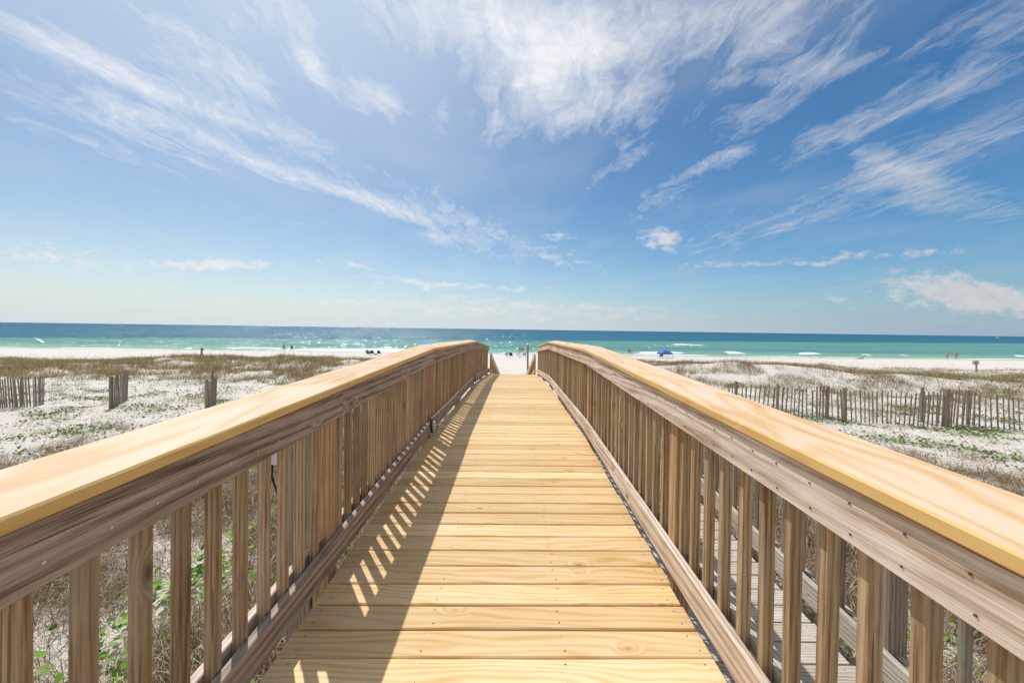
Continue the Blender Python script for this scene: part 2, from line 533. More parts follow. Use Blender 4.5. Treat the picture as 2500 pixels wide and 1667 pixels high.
def raw_mesh(name, co, faces, smooth=False, col=None):
    me = bpy.data.meshes.new(name)
    n = faces.shape[1]
    me.vertices.add(len(co))
    me.vertices.foreach_set('co', np.ascontiguousarray(co, dtype=np.float32).ravel())
    me.loops.add(faces.size)
    me.loops.foreach_set('vertex_index', np.ascontiguousarray(faces, dtype=np.int32).ravel())
    me.polygons.add(len(faces))
    me.polygons.foreach_set('loop_start', np.arange(0, faces.size, n, dtype=np.int32))
    me.polygons.foreach_set('loop_total', np.full(len(faces), n, dtype=np.int32))
    if smooth:
        me.polygons.foreach_set('use_smooth', np.ones(len(faces), dtype=bool))
    me.update(calc_edges=True)
    if col is not None:
        at = me.color_attributes.new('tint', 'FLOAT_COLOR', 'POINT')
        rgba = np.ones((len(co), 4), dtype=np.float32)
        rgba[:, :3] = col
        at.data.foreach_set('color', rgba.ravel())
    return me


def sand_mat():
    m, t, b, out = new_mat('white_sand')
    g = t.n('ShaderNodeNewGeometry')
    P = g.outputs['Position']
    x, y, z = t.sep(P)
    n1 = t.noise(P, 0.9, 4, 0.6)
    n2 = t.noise(P, 11.0, 4, 0.65)
    n3 = t.noise(P, 60.0, 3, 0.7)
    c = t.mix(t.step(n1, 0.3, 0.7), (0.69, 0.637, 0.58, 1), (0.61, 0.55, 0.48, 1))
    c = t.mix(t.m('MULTIPLY', t.step(n2, 0.5, 0.75), 0.35), c, (0.50, 0.45, 0.39, 1))
    c = t.mix(t.m('MULTIPLY', t.step(n3, 0.60, 0.72), 0.35), c, (0.42, 0.36, 0.30, 1))
    # dry debris scattered through the dune plants
    deb = t.noise(P, 34.0, 3, 0.6)
    far = t.step(y, 20.0, 36.0, 1.0, 0.0)
    c = t.mix(t.m('MULTIPLY', t.m('MULTIPLY', t.step(deb, 0.58, 0.66), 0.6), far), c, (0.24, 0.17, 0.12, 1))
    # wet sand close to the water line
    wet = t.step(t.m('ADD', z, t.m('MULTIPLY', n1, 0.10)), 0.26, 0.38, 1.0, 0.0)
    c = t.mix(t.m('MULTIPLY', wet, 0.8), c, (0.42, 0.37, 0.34, 1))
    t.put(b.inputs['Base Color'], c)
    t.put(b.inputs['Roughness'], t.m('SUBTRACT', 0.92, t.m('MULTIPLY', wet, 0.5)))
    h = t.m('ADD', t.m('MULTIPLY', t.noise(P, 5.0, 5, 0.6), 1.0), t.m('MULTIPLY', n3, 0.12))
    h = t.m('ADD', h, t.m('MULTIPLY', n2, 0.4))
    bp = t.n('ShaderNodeBump', {'Strength': t.m('SUBTRACT', 0.75, t.m('MULTIPLY', wet, 0.7)), 'Distance': 0.09, 'Height': h})
    t.put(b.inputs['Normal'], bp.outputs[0])
    b.inputs['Specular IOR Level'].default_value = 0.2
    return m


def build_ground():
    u = np.linspace(-1, 1, 461)
    xs = np.sinh(u * 7.2) / math.sinh(7.2) * 2600
    v = np.linspace(0, 1, 400)
    ys = np.concatenate([[-2500, -900, -300, -100, -40, -20, -12, -8, -5, -3, -1.5], v ** 1.55 * 135.0, [180, 300, 400]])
    me = grid_mesh('beach_sand', xs, ys, ground)
    o = link('beach_sand', me, sand_mat())
    o['kind'] = 'structure'


build_ground()


# ------------------------------------------------------------------ sea
SHORE0 = 87.5


def shore(x):
    return SHORE0 + 0.035 * np.clip(x, -1500, 1500) + 0.9 * np.sin(x * 0.11) + 0.5 * np.sin(x * 0.047 + 2)


# breaking crests: x, distance, half length, height, foam
CRESTS = [(-66, 93, 9, .25, .8), (-42, 92, 13, .35, 1.1), (-24, 92.5, 11, .35, 1.2), (-14, 96, 7, .25, .6), (38, 97, 7, .40, 1.1), (52, 96, 8, .45, .15),
          (58, 98, 3.2, .45, 1.25), (86, 99, 9, .4, .1), (80, 101, 3.6, .5, 1.35), (97, 103, 2.5, .3, .7), (108, 104, 2.5, .3, .6),
          (124, 100, 5, .35, .35), (30, 150, 6, .35, .45), (62, 147, 22, .45, .5), (66, 133, 5, .3, .5), (70, 150, 9, .5, .85), (146, 108, 3, .35, .8),
          (-95, 118, 14, .35, .42), (-75, 128, 10, .35, .35), (-120, 105, 9, .3, .3), (-60, 110, 9, .35, .4), (-30, 104, 8, .3, .4), (-48, 121, 6, .3, .4),
          (170, 125, 6, .35, .35), (135, 160, 14, .4, .25), (-110, 150, 16, .4, .25), (-20, 130, 12, .35, .25), (15, 112, 12, .3, .1), (10, 176, 40, .4, .12)]


def sea_z(x, y):
    z = 0.05 * lump(x * 0.35, y, 5.5) * sm(y, 88, 110)
    z = z + 0.10 * np.sin((y - 0.04 * x) * 0.55 + 1.3 * np.sin(x * 0.02)) * sm(y, 90, 110) * (1 - sm(y, 240, 300))
    for (cx, cy, hl, h, fo) in CRESTS:
        e = np.exp(-((x - cx) / hl) ** 4)
        dy = y - cy - 0.04 * (x - cx) - 0.5 * np.sin((x - cx) * 0.3)
        z = z + h * e * np.where(dy < 0, np.exp(-(dy / 0.9) ** 2), np.exp(-(dy / 2.4) ** 2))
    z = z * (1 - sm(y, 300, 420))
    return z


def sea_foam(x, y):
    f = np.zeros_like(x)
    for (cx, cy, hl, h, fo) in CRESTS:
        e = np.exp(-((x - cx) / hl) ** 4)
        dy = y - cy - 0.04 * (x - cx) - 0.5 * np.sin((x - cx) * 0.3)
        f = np.maximum(f, fo * e * np.exp(-((dy + 0.9) / 1.35) ** 2))
    d = y - shore(x)
    sh = (0.95 + 0.3 * np.sin(x * 0.13) + 0.25 * np.sin(x * 0.31 + 1))
    f = np.maximum(f, sh * np.exp(-((d - 0.2) / 1.3) ** 2))
    loc = np.exp(-((x + 35) / 26.0) ** 4) + 0.8 * np.exp(-((x - 38) / 12.0) ** 4)
    f = np.maximum(f, 1.15 * loc * np.exp(-((d - 3.0) / 2.4) ** 2))
    return f


def sea_mat():
    m, t, b, out = new_mat('sea_water')
    g = t.n('ShaderNodeNewGeometry')
    P = g.outputs['Position']
    x, y, z = t.sep(P)
    nz = t.noise(t.comb(t.m('MULTIPLY', x, 0.011), t.m('MULTIPLY', y, 0.045), 0.0), 1.0, 4, 0.55)
    dd = t.m('SUBTRACT', y, t.m('MULTIPLY', x, 0.28))
    dd = t.m('ADD', dd, t.m('MULTIPLY', t.m('SUBTRACT', nz, 0.5), 46.0))
    band = t.noise(t.comb(t.m('MULTIPLY', x, 0.006), t.m('MULTIPLY', y, 0.09), 4.0), 1.0, 3, 0.5)
    shal = t.mix(t.step(band, 0.35, 0.65), (0.125, 0.275, 0.235, 1), (0.085, 0.235, 0.23, 1))
    shal = t.mix(t.step(t.m('SUBTRACT', y, t.m('MULTIPLY', x, 0.04)), 92.0, 112.0), (0.20, 0.38, 0.25, 1), shal)
    c = t.mix(t.step(dd, 166.0, 214.0), shal, (0.022, 0.125, 0.19, 1))
    c = t.mix(t.step(dd, 210.0, 900.0, 0.0, 0.7), c, (0.018, 0.105, 0.185, 1))
    deep = t.noise(t.comb(t.m('MULTIPLY', x, 0.004), t.m('MULTIPLY', y, 0.02), 8.0), 1.0, 4, 0.6)
    c = t.mix(t.m('MULTIPLY', t.step(deep, 0.5, 0.7), 0.3), c, (0.03, 0.16, 0.22, 1))
    at = t.n('ShaderNodeAttribute')
    at.attribute_name = 'tint'
    fo = t.sep(at.outputs['Color'])[0]
    fn = t.noise(t.comb(t.m('MULTIPLY', x, 0.55), t.m('MULTIPLY', y, 1.6), 0.0), 1.0, 6, 0.7)
    fm = t.step(t.m('ADD', fo, t.m('MULTIPLY', t.m('SUBTRACT', fn, 0.5), 1.6)), 0.45, 0.75)
    # scattered whitecaps further out
    wc = t.noise(t.comb(t.m('MULTIPLY', x, 0.12), t.m('MULTIPLY', y, 0.5), 7.0), 1.0, 5, 0.7)
    fm = t.m('MAXIMUM', fm, t.m('MULTIPLY', t.step(wc, 0.70, 0.76), t.step(y, 240.0, 100.0, 0.0, 0.8)))
    c = t.mix(fm, c, (0.80, 0.82, 0.82, 1))
    t.put(b.inputs['Base Color'], c)
    t.put(b.inputs['Roughness'], t.m('ADD', 0.10, t.m('MULTIPLY', fm, 0.7)))
    b.inputs['IOR'].default_value = 1.33
    b.inputs['Specular IOR Level'].default_value = 0.22
    # chop
    w1 = t.noise(t.comb(t.m('MULTIPLY', x, 0.60), t.m('MULTIPLY', y, 0.50), 0.0), 1.0, 4, 0.55)
    w2 = t.noise(t.comb(t.m('MULTIPLY', x, 0.10), t.m('MULTIPLY', y, 0.26), 3.0), 1.0, 3, 0.5)
    h = t.m('ADD', t.m('MULTIPLY', w1, 0.75), t.m('MULTIPLY', w2, 0.8))
    bp = t.n('ShaderNodeBump', {'Strength': 1.0, 'Distance': 4.2, 'Height': h})
    t.put(b.inputs['Normal'], bp.outputs[0])
    df = t.n('ShaderNodeBsdfDiffuse', {'Color': c})
    # facet slopes of the chop, straight from noise so that distant water still glitters
    f1 = t.noise(t.comb(t.m('MULTIPLY', x, 1.15), t.m('MULTIPLY', y, 0.36), 2.0), 1.0, 2.5, 0.6, col=True)
    sl = t.vm('MULTIPLY', t.vm('SUBTRACT', f1, (0.5, 0.5, 0.5)), (3.1, 4.5, 0.0))
    nrm = t.vm('NORMALIZE', t.vm('ADD', sl, (0.0, 0.0, 1.0)))
    gl = t.n('ShaderNodeBsdfGlossy', {'Color': (1, 1, 1, 1), 'Roughness': 0.13, 'Normal': nrm})
    k = t.m('MULTIPLY', t.m('SUBTRACT', 1.0, fm), 0.105)
    mx = t.n('ShaderNodeMixShader', {0: k, 1: df.outputs[0], 2: gl.outputs[0]})
    t.t.links.new(mx.outputs[0], out.inputs[0])
    return m


def build_sea():
    u = np.linspace(-1, 1, 561)
    xs = np.sinh(u * 5.6) / math.sinh(5.6) * 90000
    xs = np.concatenate([xs[xs < -230], np.linspace(-228, 228, 457), xs[xs > 230]])
    ys = np.concatenate([[60, 70], np.linspace(76, 112, 121), np.linspace(112.6, 190, 130), np.linspace(192, 420, 70),
                         np.geomspace(430, 120000, 60)])
    me = grid_mesh('sea', xs, ys, sea_z)
    X, Y = np.meshgrid(xs, ys)
    f = sea_foam(X, Y).ravel()
    at = me.color_attributes.new('tint', 'FLOAT_COLOR', 'POINT')
    rgba = np.ones((len(f), 4), dtype=np.float32)
    rgba[:, 0] = f
    at.data.foreach_set('color', rgba.ravel())
    o = link('sea', me, sea_mat())
    o['kind'] = 'structure'


build_sea()

# ------------------------------------------------------------------ footbridge
PY = [-3.2, -0.35, 4.45, 9.3, 14.15]
PZ = [4.224 - 0.085 * 2.85, 4.224, 4.392, 4.318, 3.97]
PITCH = 0.1460


def zd(y):
    return float(np.interp(y, PY, PZ))


CAPH = 1.078
XL_face, XR_face = -0.978, 0.858          # inner faces of the rails
XL_bal, XR_bal = -1.017, 0.897            # inner faces of the balusters


def sweep(prof, ys, zoff, name, mat, parent, xshift=0.0, jit=0.0):
    mb = MB()
    rings = []
    for y in ys:
        z = zd(y) + zoff
        dx = random.uniform(-jit, jit)
        rings.append([(px + xshift + dx, y, z + pz) for px, pz in prof])
    mb.loft(rings)
    return mb.obj(name, mat, parent)


bridge = thing('footbridge', 'arched wooden footbridge of new yellow pine planks with weathered railings leading to the sea', 'footbridge', (0, 0, 0))


def build_deck():
    mb = MB()
    y = -1.2
    k = 0
    while y < 14.12:
        w = PITCH - random.uniform(0.006, 0.012)
        y0, y1 = y, y + w
        xl = -1.000 + random.uniform(-.008, .008)
        xr = 0.876 + random.uniform(-.006, .006)
        skew = 0.0214
        dz = random.uniform(-0.0015, 0.0015)
        c = 0.005
        segs = 7
        ph1, ph2 = random.uniform(0, 6), random.uniform(0, 6)
        rings = []
        for i in range(segs + 1):
            x = xl + (xr - xl) * i / segs
            ya = y0 + skew * (x - 0.0) + 0.0012 * math.sin(3 * x + ph1)
            yb = y1 + skew * (x - 0.0) + 0.0012 * math.sin(3.7 * x + ph2)
            za, zb = zd(ya) + dz, zd(yb) + dz
            rings.append([(x, ya, za - 0.036), (x, yb, zb - 0.036), (x, yb, zb - c), (x, yb - c, zb), (x, ya + c, za), (x, ya, za - c)])
        mb.loft(rings)
        # screws near both ends and over the middle joists
        for sx in (xl + 0.06, -0.38, 0.24, xr - 0.05):
            for yy in (y0 + 0.03, y1 - 0.03):
                px = sx + random.uniform(-.012, .012)
                py = yy + skew * px + random.uniform(-.004, .004)
                pz = zd(py) + dz + 0.0012
                n = 8
                r = 0.0042
                ring = [(px + r * math.cos(a * 6.283 / n), py + r * math.sin(a * 6.283 / n), pz) for a in range(n)]
                mb.add(ring, [tuple(range(n))], 1 if sx in (xl + 0.06, xr - 0.05) or random.random() < .3 else 2)
        y += PITCH
        k += 1
    o = mb.obj('deck', [M_deck, M_screw, M_hole], bridge)
    # joists under the planks
    for x in (-0.945, -0.38, 0.24, 0.82):
        sweep(chamfer_rect(-0.02, 0.02, -0.19, 0, .003), [-1.2, -0.35, 4.45, 9.3, 14.15], -0.040, 'joist', M_rail, bridge, x)


build_deck()

POST_Y = [-0.35, 2.07, 4.47, 6.9, 9.32, 11.7, 14.1]


def build_rails():
    for side in (-1, 1):
        face = XL_face if side < 0 else XR_face
        balx = XL_bal if side < 0 else XR_bal
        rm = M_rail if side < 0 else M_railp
        capin = -0.956 if side < 0 else 0.838
        # profile helper: distance measured outward from a plane
        def prof(a, b, z0, z1, c=.004):
            xa, xb = sorted((a * side, b * side))
            return chamfer_rect(xa, xb, z0, z1, c)
        ain = abs(capin)
        for (a, b) in ((-1.2, 4.447), (4.453, 9.297), (9.303, 14.2)):
            ys = list(np.linspace(a, b, 7))
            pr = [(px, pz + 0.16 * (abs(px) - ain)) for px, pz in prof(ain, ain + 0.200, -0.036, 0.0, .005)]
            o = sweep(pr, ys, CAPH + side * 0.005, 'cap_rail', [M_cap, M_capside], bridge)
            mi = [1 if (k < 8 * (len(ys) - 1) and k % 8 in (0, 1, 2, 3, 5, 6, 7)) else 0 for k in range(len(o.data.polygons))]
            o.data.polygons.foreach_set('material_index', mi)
        joints = [-1.2, 2.10, 4.45, 9.3, 14.15] if side < 0 else [-1.2, 3.25, 4.45, 9.3, 14.15]
        if side < 0:
            joints = [-1.2, 2.10, 3.2, 4.45, 9.3, 14.15]
        for a, b in zip(joints[:-1], joints[1:]):
            f = abs(face)
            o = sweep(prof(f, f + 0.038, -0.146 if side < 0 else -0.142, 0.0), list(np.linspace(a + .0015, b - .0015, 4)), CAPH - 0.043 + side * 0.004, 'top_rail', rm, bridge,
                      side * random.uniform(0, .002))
            if a < 4:
                nl = MB()
                yn = (0.774 - .019) if side < 0 else (1.177 + .019)
                for kk in range(-8, 28):
                    for zz in ((.030, .105) if side > 0 else (.045,)):
                        yy = yn + kk * .1285 + random.uniform(-.01, .01)
                        if a + .02 < yy < b - .02:
                            xc = f * side + (-side) * .0012
                            zz2 = zd(yy) + CAPH - .185 + zz + random.uniform(-.006, .006)
                            rr = .0042 if side < 0 else .003
                            nl.loft([[(xq, yy + rr * math.cos(q * 1.047), zz2 + rr * math.sin(q * 1.047)) for q in range(6)] for xq in (xc, xc + side * .004)])
                b0 = len(o.data.vertices)
                vv = [v.co[:] for v in o.data.vertices] + nl.v
                ff = [tuple(p.vertices) for p in o.data.polygons]
                n0 = len(ff)
                ff += [tuple(i + b0 for i in q) for q in nl.f]
                m2 = bpy.data.meshes.new('top_rail')
                m2.from_pydata(vv, [], ff)
                m2.materials.append(rm)
                m2.materials.append(M_screw if side < 0 else M_hole)
                m2.polygons.foreach_set('material_index', [0] * n0 + [1] * (len(ff) - n0))
                m2.update()
                o.data = m2
        for a, b in ((-1.2, 4.45), (4.45, 9.3), (9.3, 14.15)):
            f = abs(face)
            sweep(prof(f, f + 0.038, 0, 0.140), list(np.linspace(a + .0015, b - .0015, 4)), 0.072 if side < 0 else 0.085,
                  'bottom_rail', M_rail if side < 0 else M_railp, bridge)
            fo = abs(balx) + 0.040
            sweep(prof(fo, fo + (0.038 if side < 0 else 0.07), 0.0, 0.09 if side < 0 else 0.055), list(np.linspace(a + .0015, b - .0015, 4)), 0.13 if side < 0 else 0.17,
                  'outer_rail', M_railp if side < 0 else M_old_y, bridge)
            sweep(prof(fo, fo + 0.038, -0.090, 0.0), list(np.linspace(a + .0015, b - .0015, 4)), CAPH - 0.045,
                  'outer_top_rail', M_rail, bridge)
        # posts
        for py in POST_Y:
            mb = MB()
            gz = float(ground(balx, py)) - 0.2
            base = zd(py)
            xa, xb = sorted((abs(balx) * side + side * 0.0, (abs(balx) + 0.089) * side))
            pr = chamfer_rect(xa, xb, -0.045, 0.045, .004)
            mb.loft([[(a, py + b, z) for a, b in pr] for z in (gz, base + CAPH - 0.052)])
            # keep the outer boards from sharing the post's volume: the post sits 3 mm proud inward
            mb.v = [(v[0] - side * 0.001, v[1], v[2]) for v in mb.v]
            mb.obj('post', M_post, bridge)


build_rails()


def build_balusters():
    # one baluster mesh; every visible near one is an object of its own
    def bal_mesh(bend=0.0, seed=0):
        rr = random.Random(seed)
        mb = MB()
        rings = []
        for k in range(7):
            z = 0.02 + (CAPH - 0.075) * k / 6
            dx = bend * math.sin(math.pi * k / 6)
            pr = chamfer_rect(-0.019, 0.019, -0.019, 0.019, .0035)
            rings.append([(a + dx, b + bend * 0.6 * math.sin(2.2 * k / 6), z) for a, b in pr])
        mb.loft(rings)
        return mb.mesh('baluster')
    meshes = []
    for i in range(6):
        me = bal_mesh(0.0035 * (random.random() - 0.5) * 2, i)
        me.materials.append(M_bal)
        meshes.append(me)
    rows = []
    y = 0.774 - 0.019 - 0.1285 * 14
    while y < 14.0:
        rows.append((-1, y))
        y += 0.1285
    y = 1.177 - 0.019 - 0.1285 * 17 + 0.038
    while y < 14.0:
        rows.append((1, y))
        y += 0.1285
    rows = [r for r in rows if min(abs(r[1] - p) for p in POST_Y) > 0.075]
    rows.sort(key=lambda r: abs(r[1] - 0.6) + (100 if r[1] < 0.25 else 0))
    far = MB()
    for i, (side, y) in enumerate(rows):
        x = side * (abs(XL_bal if side < 0 else XR_bal) + 0.0195)
        z = zd(y)
        if i < 100:
            o = bpy.data.objects.new('baluster', meshes[i % 6])
            COL.objects.link(o)
            o.parent = bridge
            o.location = (x, y + random.uniform(-.003, .003), z)
            o.rotation_euler = (random.uniform(-.004, .004), random.uniform(-.002, .002), random.choice((0, math.pi)) + random.uniform(-.03, .03))
        else:
            pr = chamfer_rect(-0.019, 0.019, -0.019, 0.019, .003)
            far.loft([[(x + a, y + b, z + zz) for a, b in pr] for zz in (0.02, CAPH - 0.055)])
    o = far.obj('baluster_row', M_bal, bridge)
    o['kind'] = 'stuff'


build_balusters()


# deck lights with wire guards on the inner face of the left bottom rail
def deck_light(y, label=None):
    x = XL_face + 0.0
    z = zd(y) + 0.155
    mb = MB()
    def disc(x0, x1, ry, rz, n=20):
        return [[(xx, y + ry * math.cos(6.283 * k / n), z + rz * math.sin(6.283 * k / n)) for k in range(n)] for xx in (x0, x1)]
    mb.loft(disc(x + .001, x + .022, .052, .085))
    base = mb.obj('deck_light', M_dark, bridge)
    mb = MB()
    rings = []
    for k in range(6):
        a = k / 5 * math.pi / 2
        rings.append([(x + .022 + .045 * math.sin(a), y + .042 * math.cos(a * .97) * math.cos(6.283 * j / 18), z + .072 * math.cos(a * .97) * math.sin(6.283 * j / 18)) for j in range(18)])
    mb.loft(rings)
    mb.obj('lens', M_glassy, base, smooth=True)
    mb = MB()
    for zz in (-.035, 0, .035):
        pts = [(x + .022 + .054 * math.sin(a), y + .054 * math.cos(a), z + zz) for a in np.linspace(0.1, math.pi - .1, 12)]
        mb.tube(pts, .0035, 6)
    pts = [(x + .022 + .054 * math.sin(a), y, z + .085 * math.cos(a)) for a in np.linspace(0.1, math.pi - .1, 12)]
    mb.tube(pts, .0035, 6)
    mb.obj('guard', M_dark, base)


for yy in (4.36, 9.15, 13.9):
    deck_light(yy)


mb = MB()
mb.loft([[(-1.185 + a, 2.09 + b, z) for a, b in chamfer_rect(-.07, .07, -.07, .07, .006)] for z in (float(ground(-1.2, 2.1)) - .2, zd(2.09) + .94)])
mb.obj('post', M_old_z, bridge)

# stairs at the far end
def build_stairs():
    n = 10
    y0, z0 = 14.18, 3.97
    run, rise = 0.42, 0.135
    for k in range(n):
        z = z0 - rise * (k + 1)
        y = y0 + run * k
        mb = MB()
        mb.box(-0.82, 0.70, y + .004, y + run * 1.02, z - 0.038, z)
        mb.obj('stair_tread', M_deck, bridge)
    yb = y0 + run * n
    zb = z0 - rise * n
    for xs in (-0.845, 0.725):
        mb = MB()
        pts = [(y0, z0), (yb, zb)]
        mb.loft([[(xs + a, y, z + b) for a, b in chamfer_rect(-.02, .02, -.28, -.02, .003)] for y, z in pts])
        mb.obj('stringer', M_rail, bridge)
    # hand rails step down beside the treads
    for side in (-1, 1):
        xq = (lambda yy: -0.98 + 0.05 * (yy - 14.2)) if side < 0 else (lambda yy: 0.85 - 0.045 * (yy - 14.2))
        for (py, top) in ((14.9, .88), (16.1, .84), (17.2, .84), (18.3, .92)):
            zt = z0 - rise * (py - y0) / run
            mb = MB()
            xc = xq(py)
            gz = float(ground(xc, py)) - 0.2
            mb.loft([[(xc + a, py + b, z) for a, b in chamfer_rect(-.045, .045, -.045, .045, .004)] for z in (gz, zt + top)])
            mb.obj('newel_post', M_post, bridge)
        for (off, h, nm, mt) in ((0.74, 0.19, 'stair_rail', M_railp), (0.15, 0.14, 'stair_rail', M_railp)):
            mb = MB()
            rings = []
            for py in (14.25, 15.2, 16.8, 18.35):
                zt = z0 - rise * (py - y0) / run + off
                xc = xq(py)
                rings.append([(xc - side * 0.066 + a, py, zt + b) for a, b in chamfer_rect(-.019, .019, -h / 2, h / 2, .003)])
            mb.loft(rings)
            mb.obj(nm, mt, bridge)
        mb = MB()
        py = 14.40
        while py < 18.3:
            zt = z0 - rise * (py - y0) / run
            xc = xq(py)
            mb.loft([[(xc - side * .028 + a, py + b, zt + z) for a, b in chamfer_rect(-.018, .018, -.018, .018, .003)] for z in (.09, .80)])
            py += 0.135
        o = mb.obj('stair_baluster_row', M_bal, bridge)
        o['kind'] = 'stuff'


build_stairs()

# ------------------------------------------------------------------ lower boardwalk beside the bridge
walk = thing('boardwalk', 'old grey boardwalk ramp running lower along the right side of the footbridge', 'boardwalk', (0, 0, 0))


def zw(y):
    return EYE - 2.14 + 0.072 * y


def build_walk():
    def sw(prof, ys, zo, name, mat):
        mb = MB()
        mb.loft([[(a, y, zw(y) + zo + b) for a, b in prof] for y in ys])
        return mb.obj(name, mat, walk)
    mb = MB()
    y = -1.0
    while y < 8.6:
        xr = 2.055 + random.uniform(-.012, .012)
        w = 0.146 - random.uniform(.007, .013)
        mb.loft([[(x, y, zw(y) - .036), (x, y + w, zw(y + w) - .036), (x, y + w, zw(y + w) - .003), (x, y + w - .003, zw(y + w)), (x, y + .003, zw(y)), (x, y, zw(y) - .003)]
                 for x in (1.02, 1.5, xr)])
        for sx in (1.45, 1.98):
            for yy in (y + .03, y + w - .03):
                ring = [(sx + .0045 * math.cos(a * .785), yy + .0045 * math.sin(a * .785), zw(yy) + .0012) for a in range(8)]
                mb.add(ring, [tuple(range(8))], 1)
        y += 0.146
    mb.obj('deck', [M_old_x, M_metal], walk)
    ys = list(np.linspace(-1.0, 8.6, 8))
    sw(chamfer_rect(2.085, 2.123, 0.055, 0.215, .004), ys, 0, 'bottom_rail', M_old_y)
    sw(chamfer_rect(2.165, 2.203, 0.10, 0.19, .004), ys, 0, 'outer_rail', M_old_y)
    sw(chamfer_rect(2.085, 2.123, 0.86, 0.99, .004), ys, 0, 'top_rail', M_old_y)
    sw(chamfer_rect(2.075, 2.235, 0.995, 1.03, .004), ys, 0, 'cap_rail', M_old_y)
    for x in (1.06, 1.55, 2.0):
        sw(chamfer_rect(x - .02, x + .02, -.23, -.04, .003), ys, 0, 'joist', M_old_y)
    pys = (-0.35, 2.12, 4.5, 6.9, 8.55)
    for py in pys:
        mb = MB()
        gz = float(ground(2.2, py)) - .2
        mb.loft([[(2.17 + a, py + b, z) for a, b in chamfer_rect(-.048, .058, -.053, .053, .004)] for z in (gz, zw(py) + .99)])
        mb.obj('post', M_old_z, walk)
    mbm = MB()
    mbm.loft([[(a, b, z) for a, b in chamfer_rect(-.018, .018, -.018, .018, .003)] for z in (.06, .99)])
    me = mbm.mesh('baluster')
    me.materials.append(M_old_z)
    y = -0.9
    while y < 8.5:
        if min(abs(y - p) for p in pys) > .08:
            o = bpy.data.objects.new('baluster', me)
            COL.objects.link(o)
            o.parent = walk
            o.location = (2.144, y, zw(y))
            o.rotation_euler = (0, 0, random.uniform(-.04, .04))
        y += 0.165


build_walk()


# ------------------------------------------------------------------ sand fences
def gz(x, y):
    return float(ground(x, y))


def sand_fence(label, path, pitch, posts, height=1.15, lean=0.05, jit=0.25, group=None):
    path = [Vector((p[0], p[1])) for p in path]
    x0, y0 = path[0]
    root = thing('sand_fence', label, 'fence', (x0, y0, gz(x0, y0)), 0, group)
    zr = gz(x0, y0)
    cum = [0]
    for a, b in zip(path[:-1], path[1:]):
        cum.append(cum[-1] + (b - a).length)

    def at(s):
        for i in range(len(path) - 1):
            if s <= cum[i + 1] or i == len(path) - 2:
                k = (s - cum[i]) / (cum[i + 1] - cum[i])
                d = (path[i + 1] - path[i]).normalized()
                return path[i].lerp(path[i + 1], k), d
    mb = MB()
    s = 0.0
    tops = []
    while s < cum[-1]:
        p, d = at(s)
        h = height * random.uniform(.94, 1.04)
        lx = lean * math.sin(s * 1.3) + random.uniform(-.02, .02)
        ly = random.uniform(-.015, .015)
        zg = gz(p.x, p.y) - zr - 0.12
        w = 0.020 * random.uniform(.85, 1.2)
        n = Vector((-d.y, d.x))
        ring0, ring1 = [], []
        for (a, b) in ((-w, -.006), (w, -.006), (w, .006), (-w, .006)):
            q = d * a + n * b
            ring0.append((p.x - x0 + q.x, p.y - y0 + q.y, zg))
            ring1.append((p.x - x0 + q.x + d.x * lx + n.x * ly, p.y - y0 + q.y + d.y * lx + n.y * ly, zg + .12 + h))
        mb.loft([ring0, ring1])
        tops.append((p.x - x0, p.y - y0, zg + .12, lx, d))
        s += pitch * random.uniform(1 - jit, 1 + jit)
    mb.obj('slat_panel', M_fence, root)
    mb = MB()
    for fr in (.15, .38, .62, .85):
        pts = []
        for (x, y, z, lx, d) in tops:
            pts.append((x + d.x * lx * fr - d.y * .010, y + d.y * lx * fr + d.x * .010, z + height * fr))
        if len(pts) > 1:
            mb.tube(pts, .0022, 4)
    mb.obj('wire', M_metal, root)
    for (s, ph, r) in posts:
        p, d = at(s)
        mb = MB()
        x, y = p.x - x0 - d.y * .07, p.y - y0 + d.x * .07
        zg = gz(p.x, p.y) - zr - .2
        l1 = random.uniform(-.03, .03)
        mb.tube([(x, y, zg), (x + l1, y, zg + .2 + ph)], [r, r * .92], 10)
        mb.obj('post', M_fence, root)
    return root


sand_fence('long slat sand fence with round posts standing in the sand right of the footbridge',
           [(8.3, 14.3), (9.7, 13.7), (11.8, 12.95), (14.7, 12.5), (16.9, 12.1), (21.0, 11.4)], 0.14,
           [(0.25, 1.2, .05), (1.6, 1.18, .05), (3.6, 1.2, .07), (6.65, 1.25, .075), (9.2, 1.2, .06)], 1.12, .07)
sand_fence('short second run of slats just behind the right part of the long fence',
           [(14.3, 13.0), (15.2, 13.05), (16.0, 12.9)], 0.13,
           [(0.1, 1.22, .055), (1.6, 1.2, .05)], 1.15, .08, .5)
sand_fence('bundled slats around a post behind the start of the long right fence',
           [(11.2, 13.7), (11.6, 13.58)], 0.08, [(0.35, 1.18, .06)], 1.12, .04, .4)
sand_fence('curved slat fence panel at the far left edge of the sand',
           [(-22.0, 12.3), (-19.3, 12.9), (-18.1, 13.1), (-17.6, 13.35), (-17.9, 13.9)], 0.075,
           [(4.2, 1.1, .04)], 1.10, .09)
sand_fence('short slat fence with a post each side, middle of three on the left sand',
           [(-14.6, 13.3), (-15.0, 13.9), (-15.75, 14.9)], 0.075, [(0.05, 1.16, .06), (1.85, 1.2, .06)], 1.15, .05)
sand_fence('narrow slat fence stub with a taller post, nearest to the left railing',
           [(-11.25, 13.5), (-11.6, 14.2), (-12.2, 15.0)], 0.07, [(0.02, 1.10, .065), (0.9, 1.32, .05)], 1.0, .06)


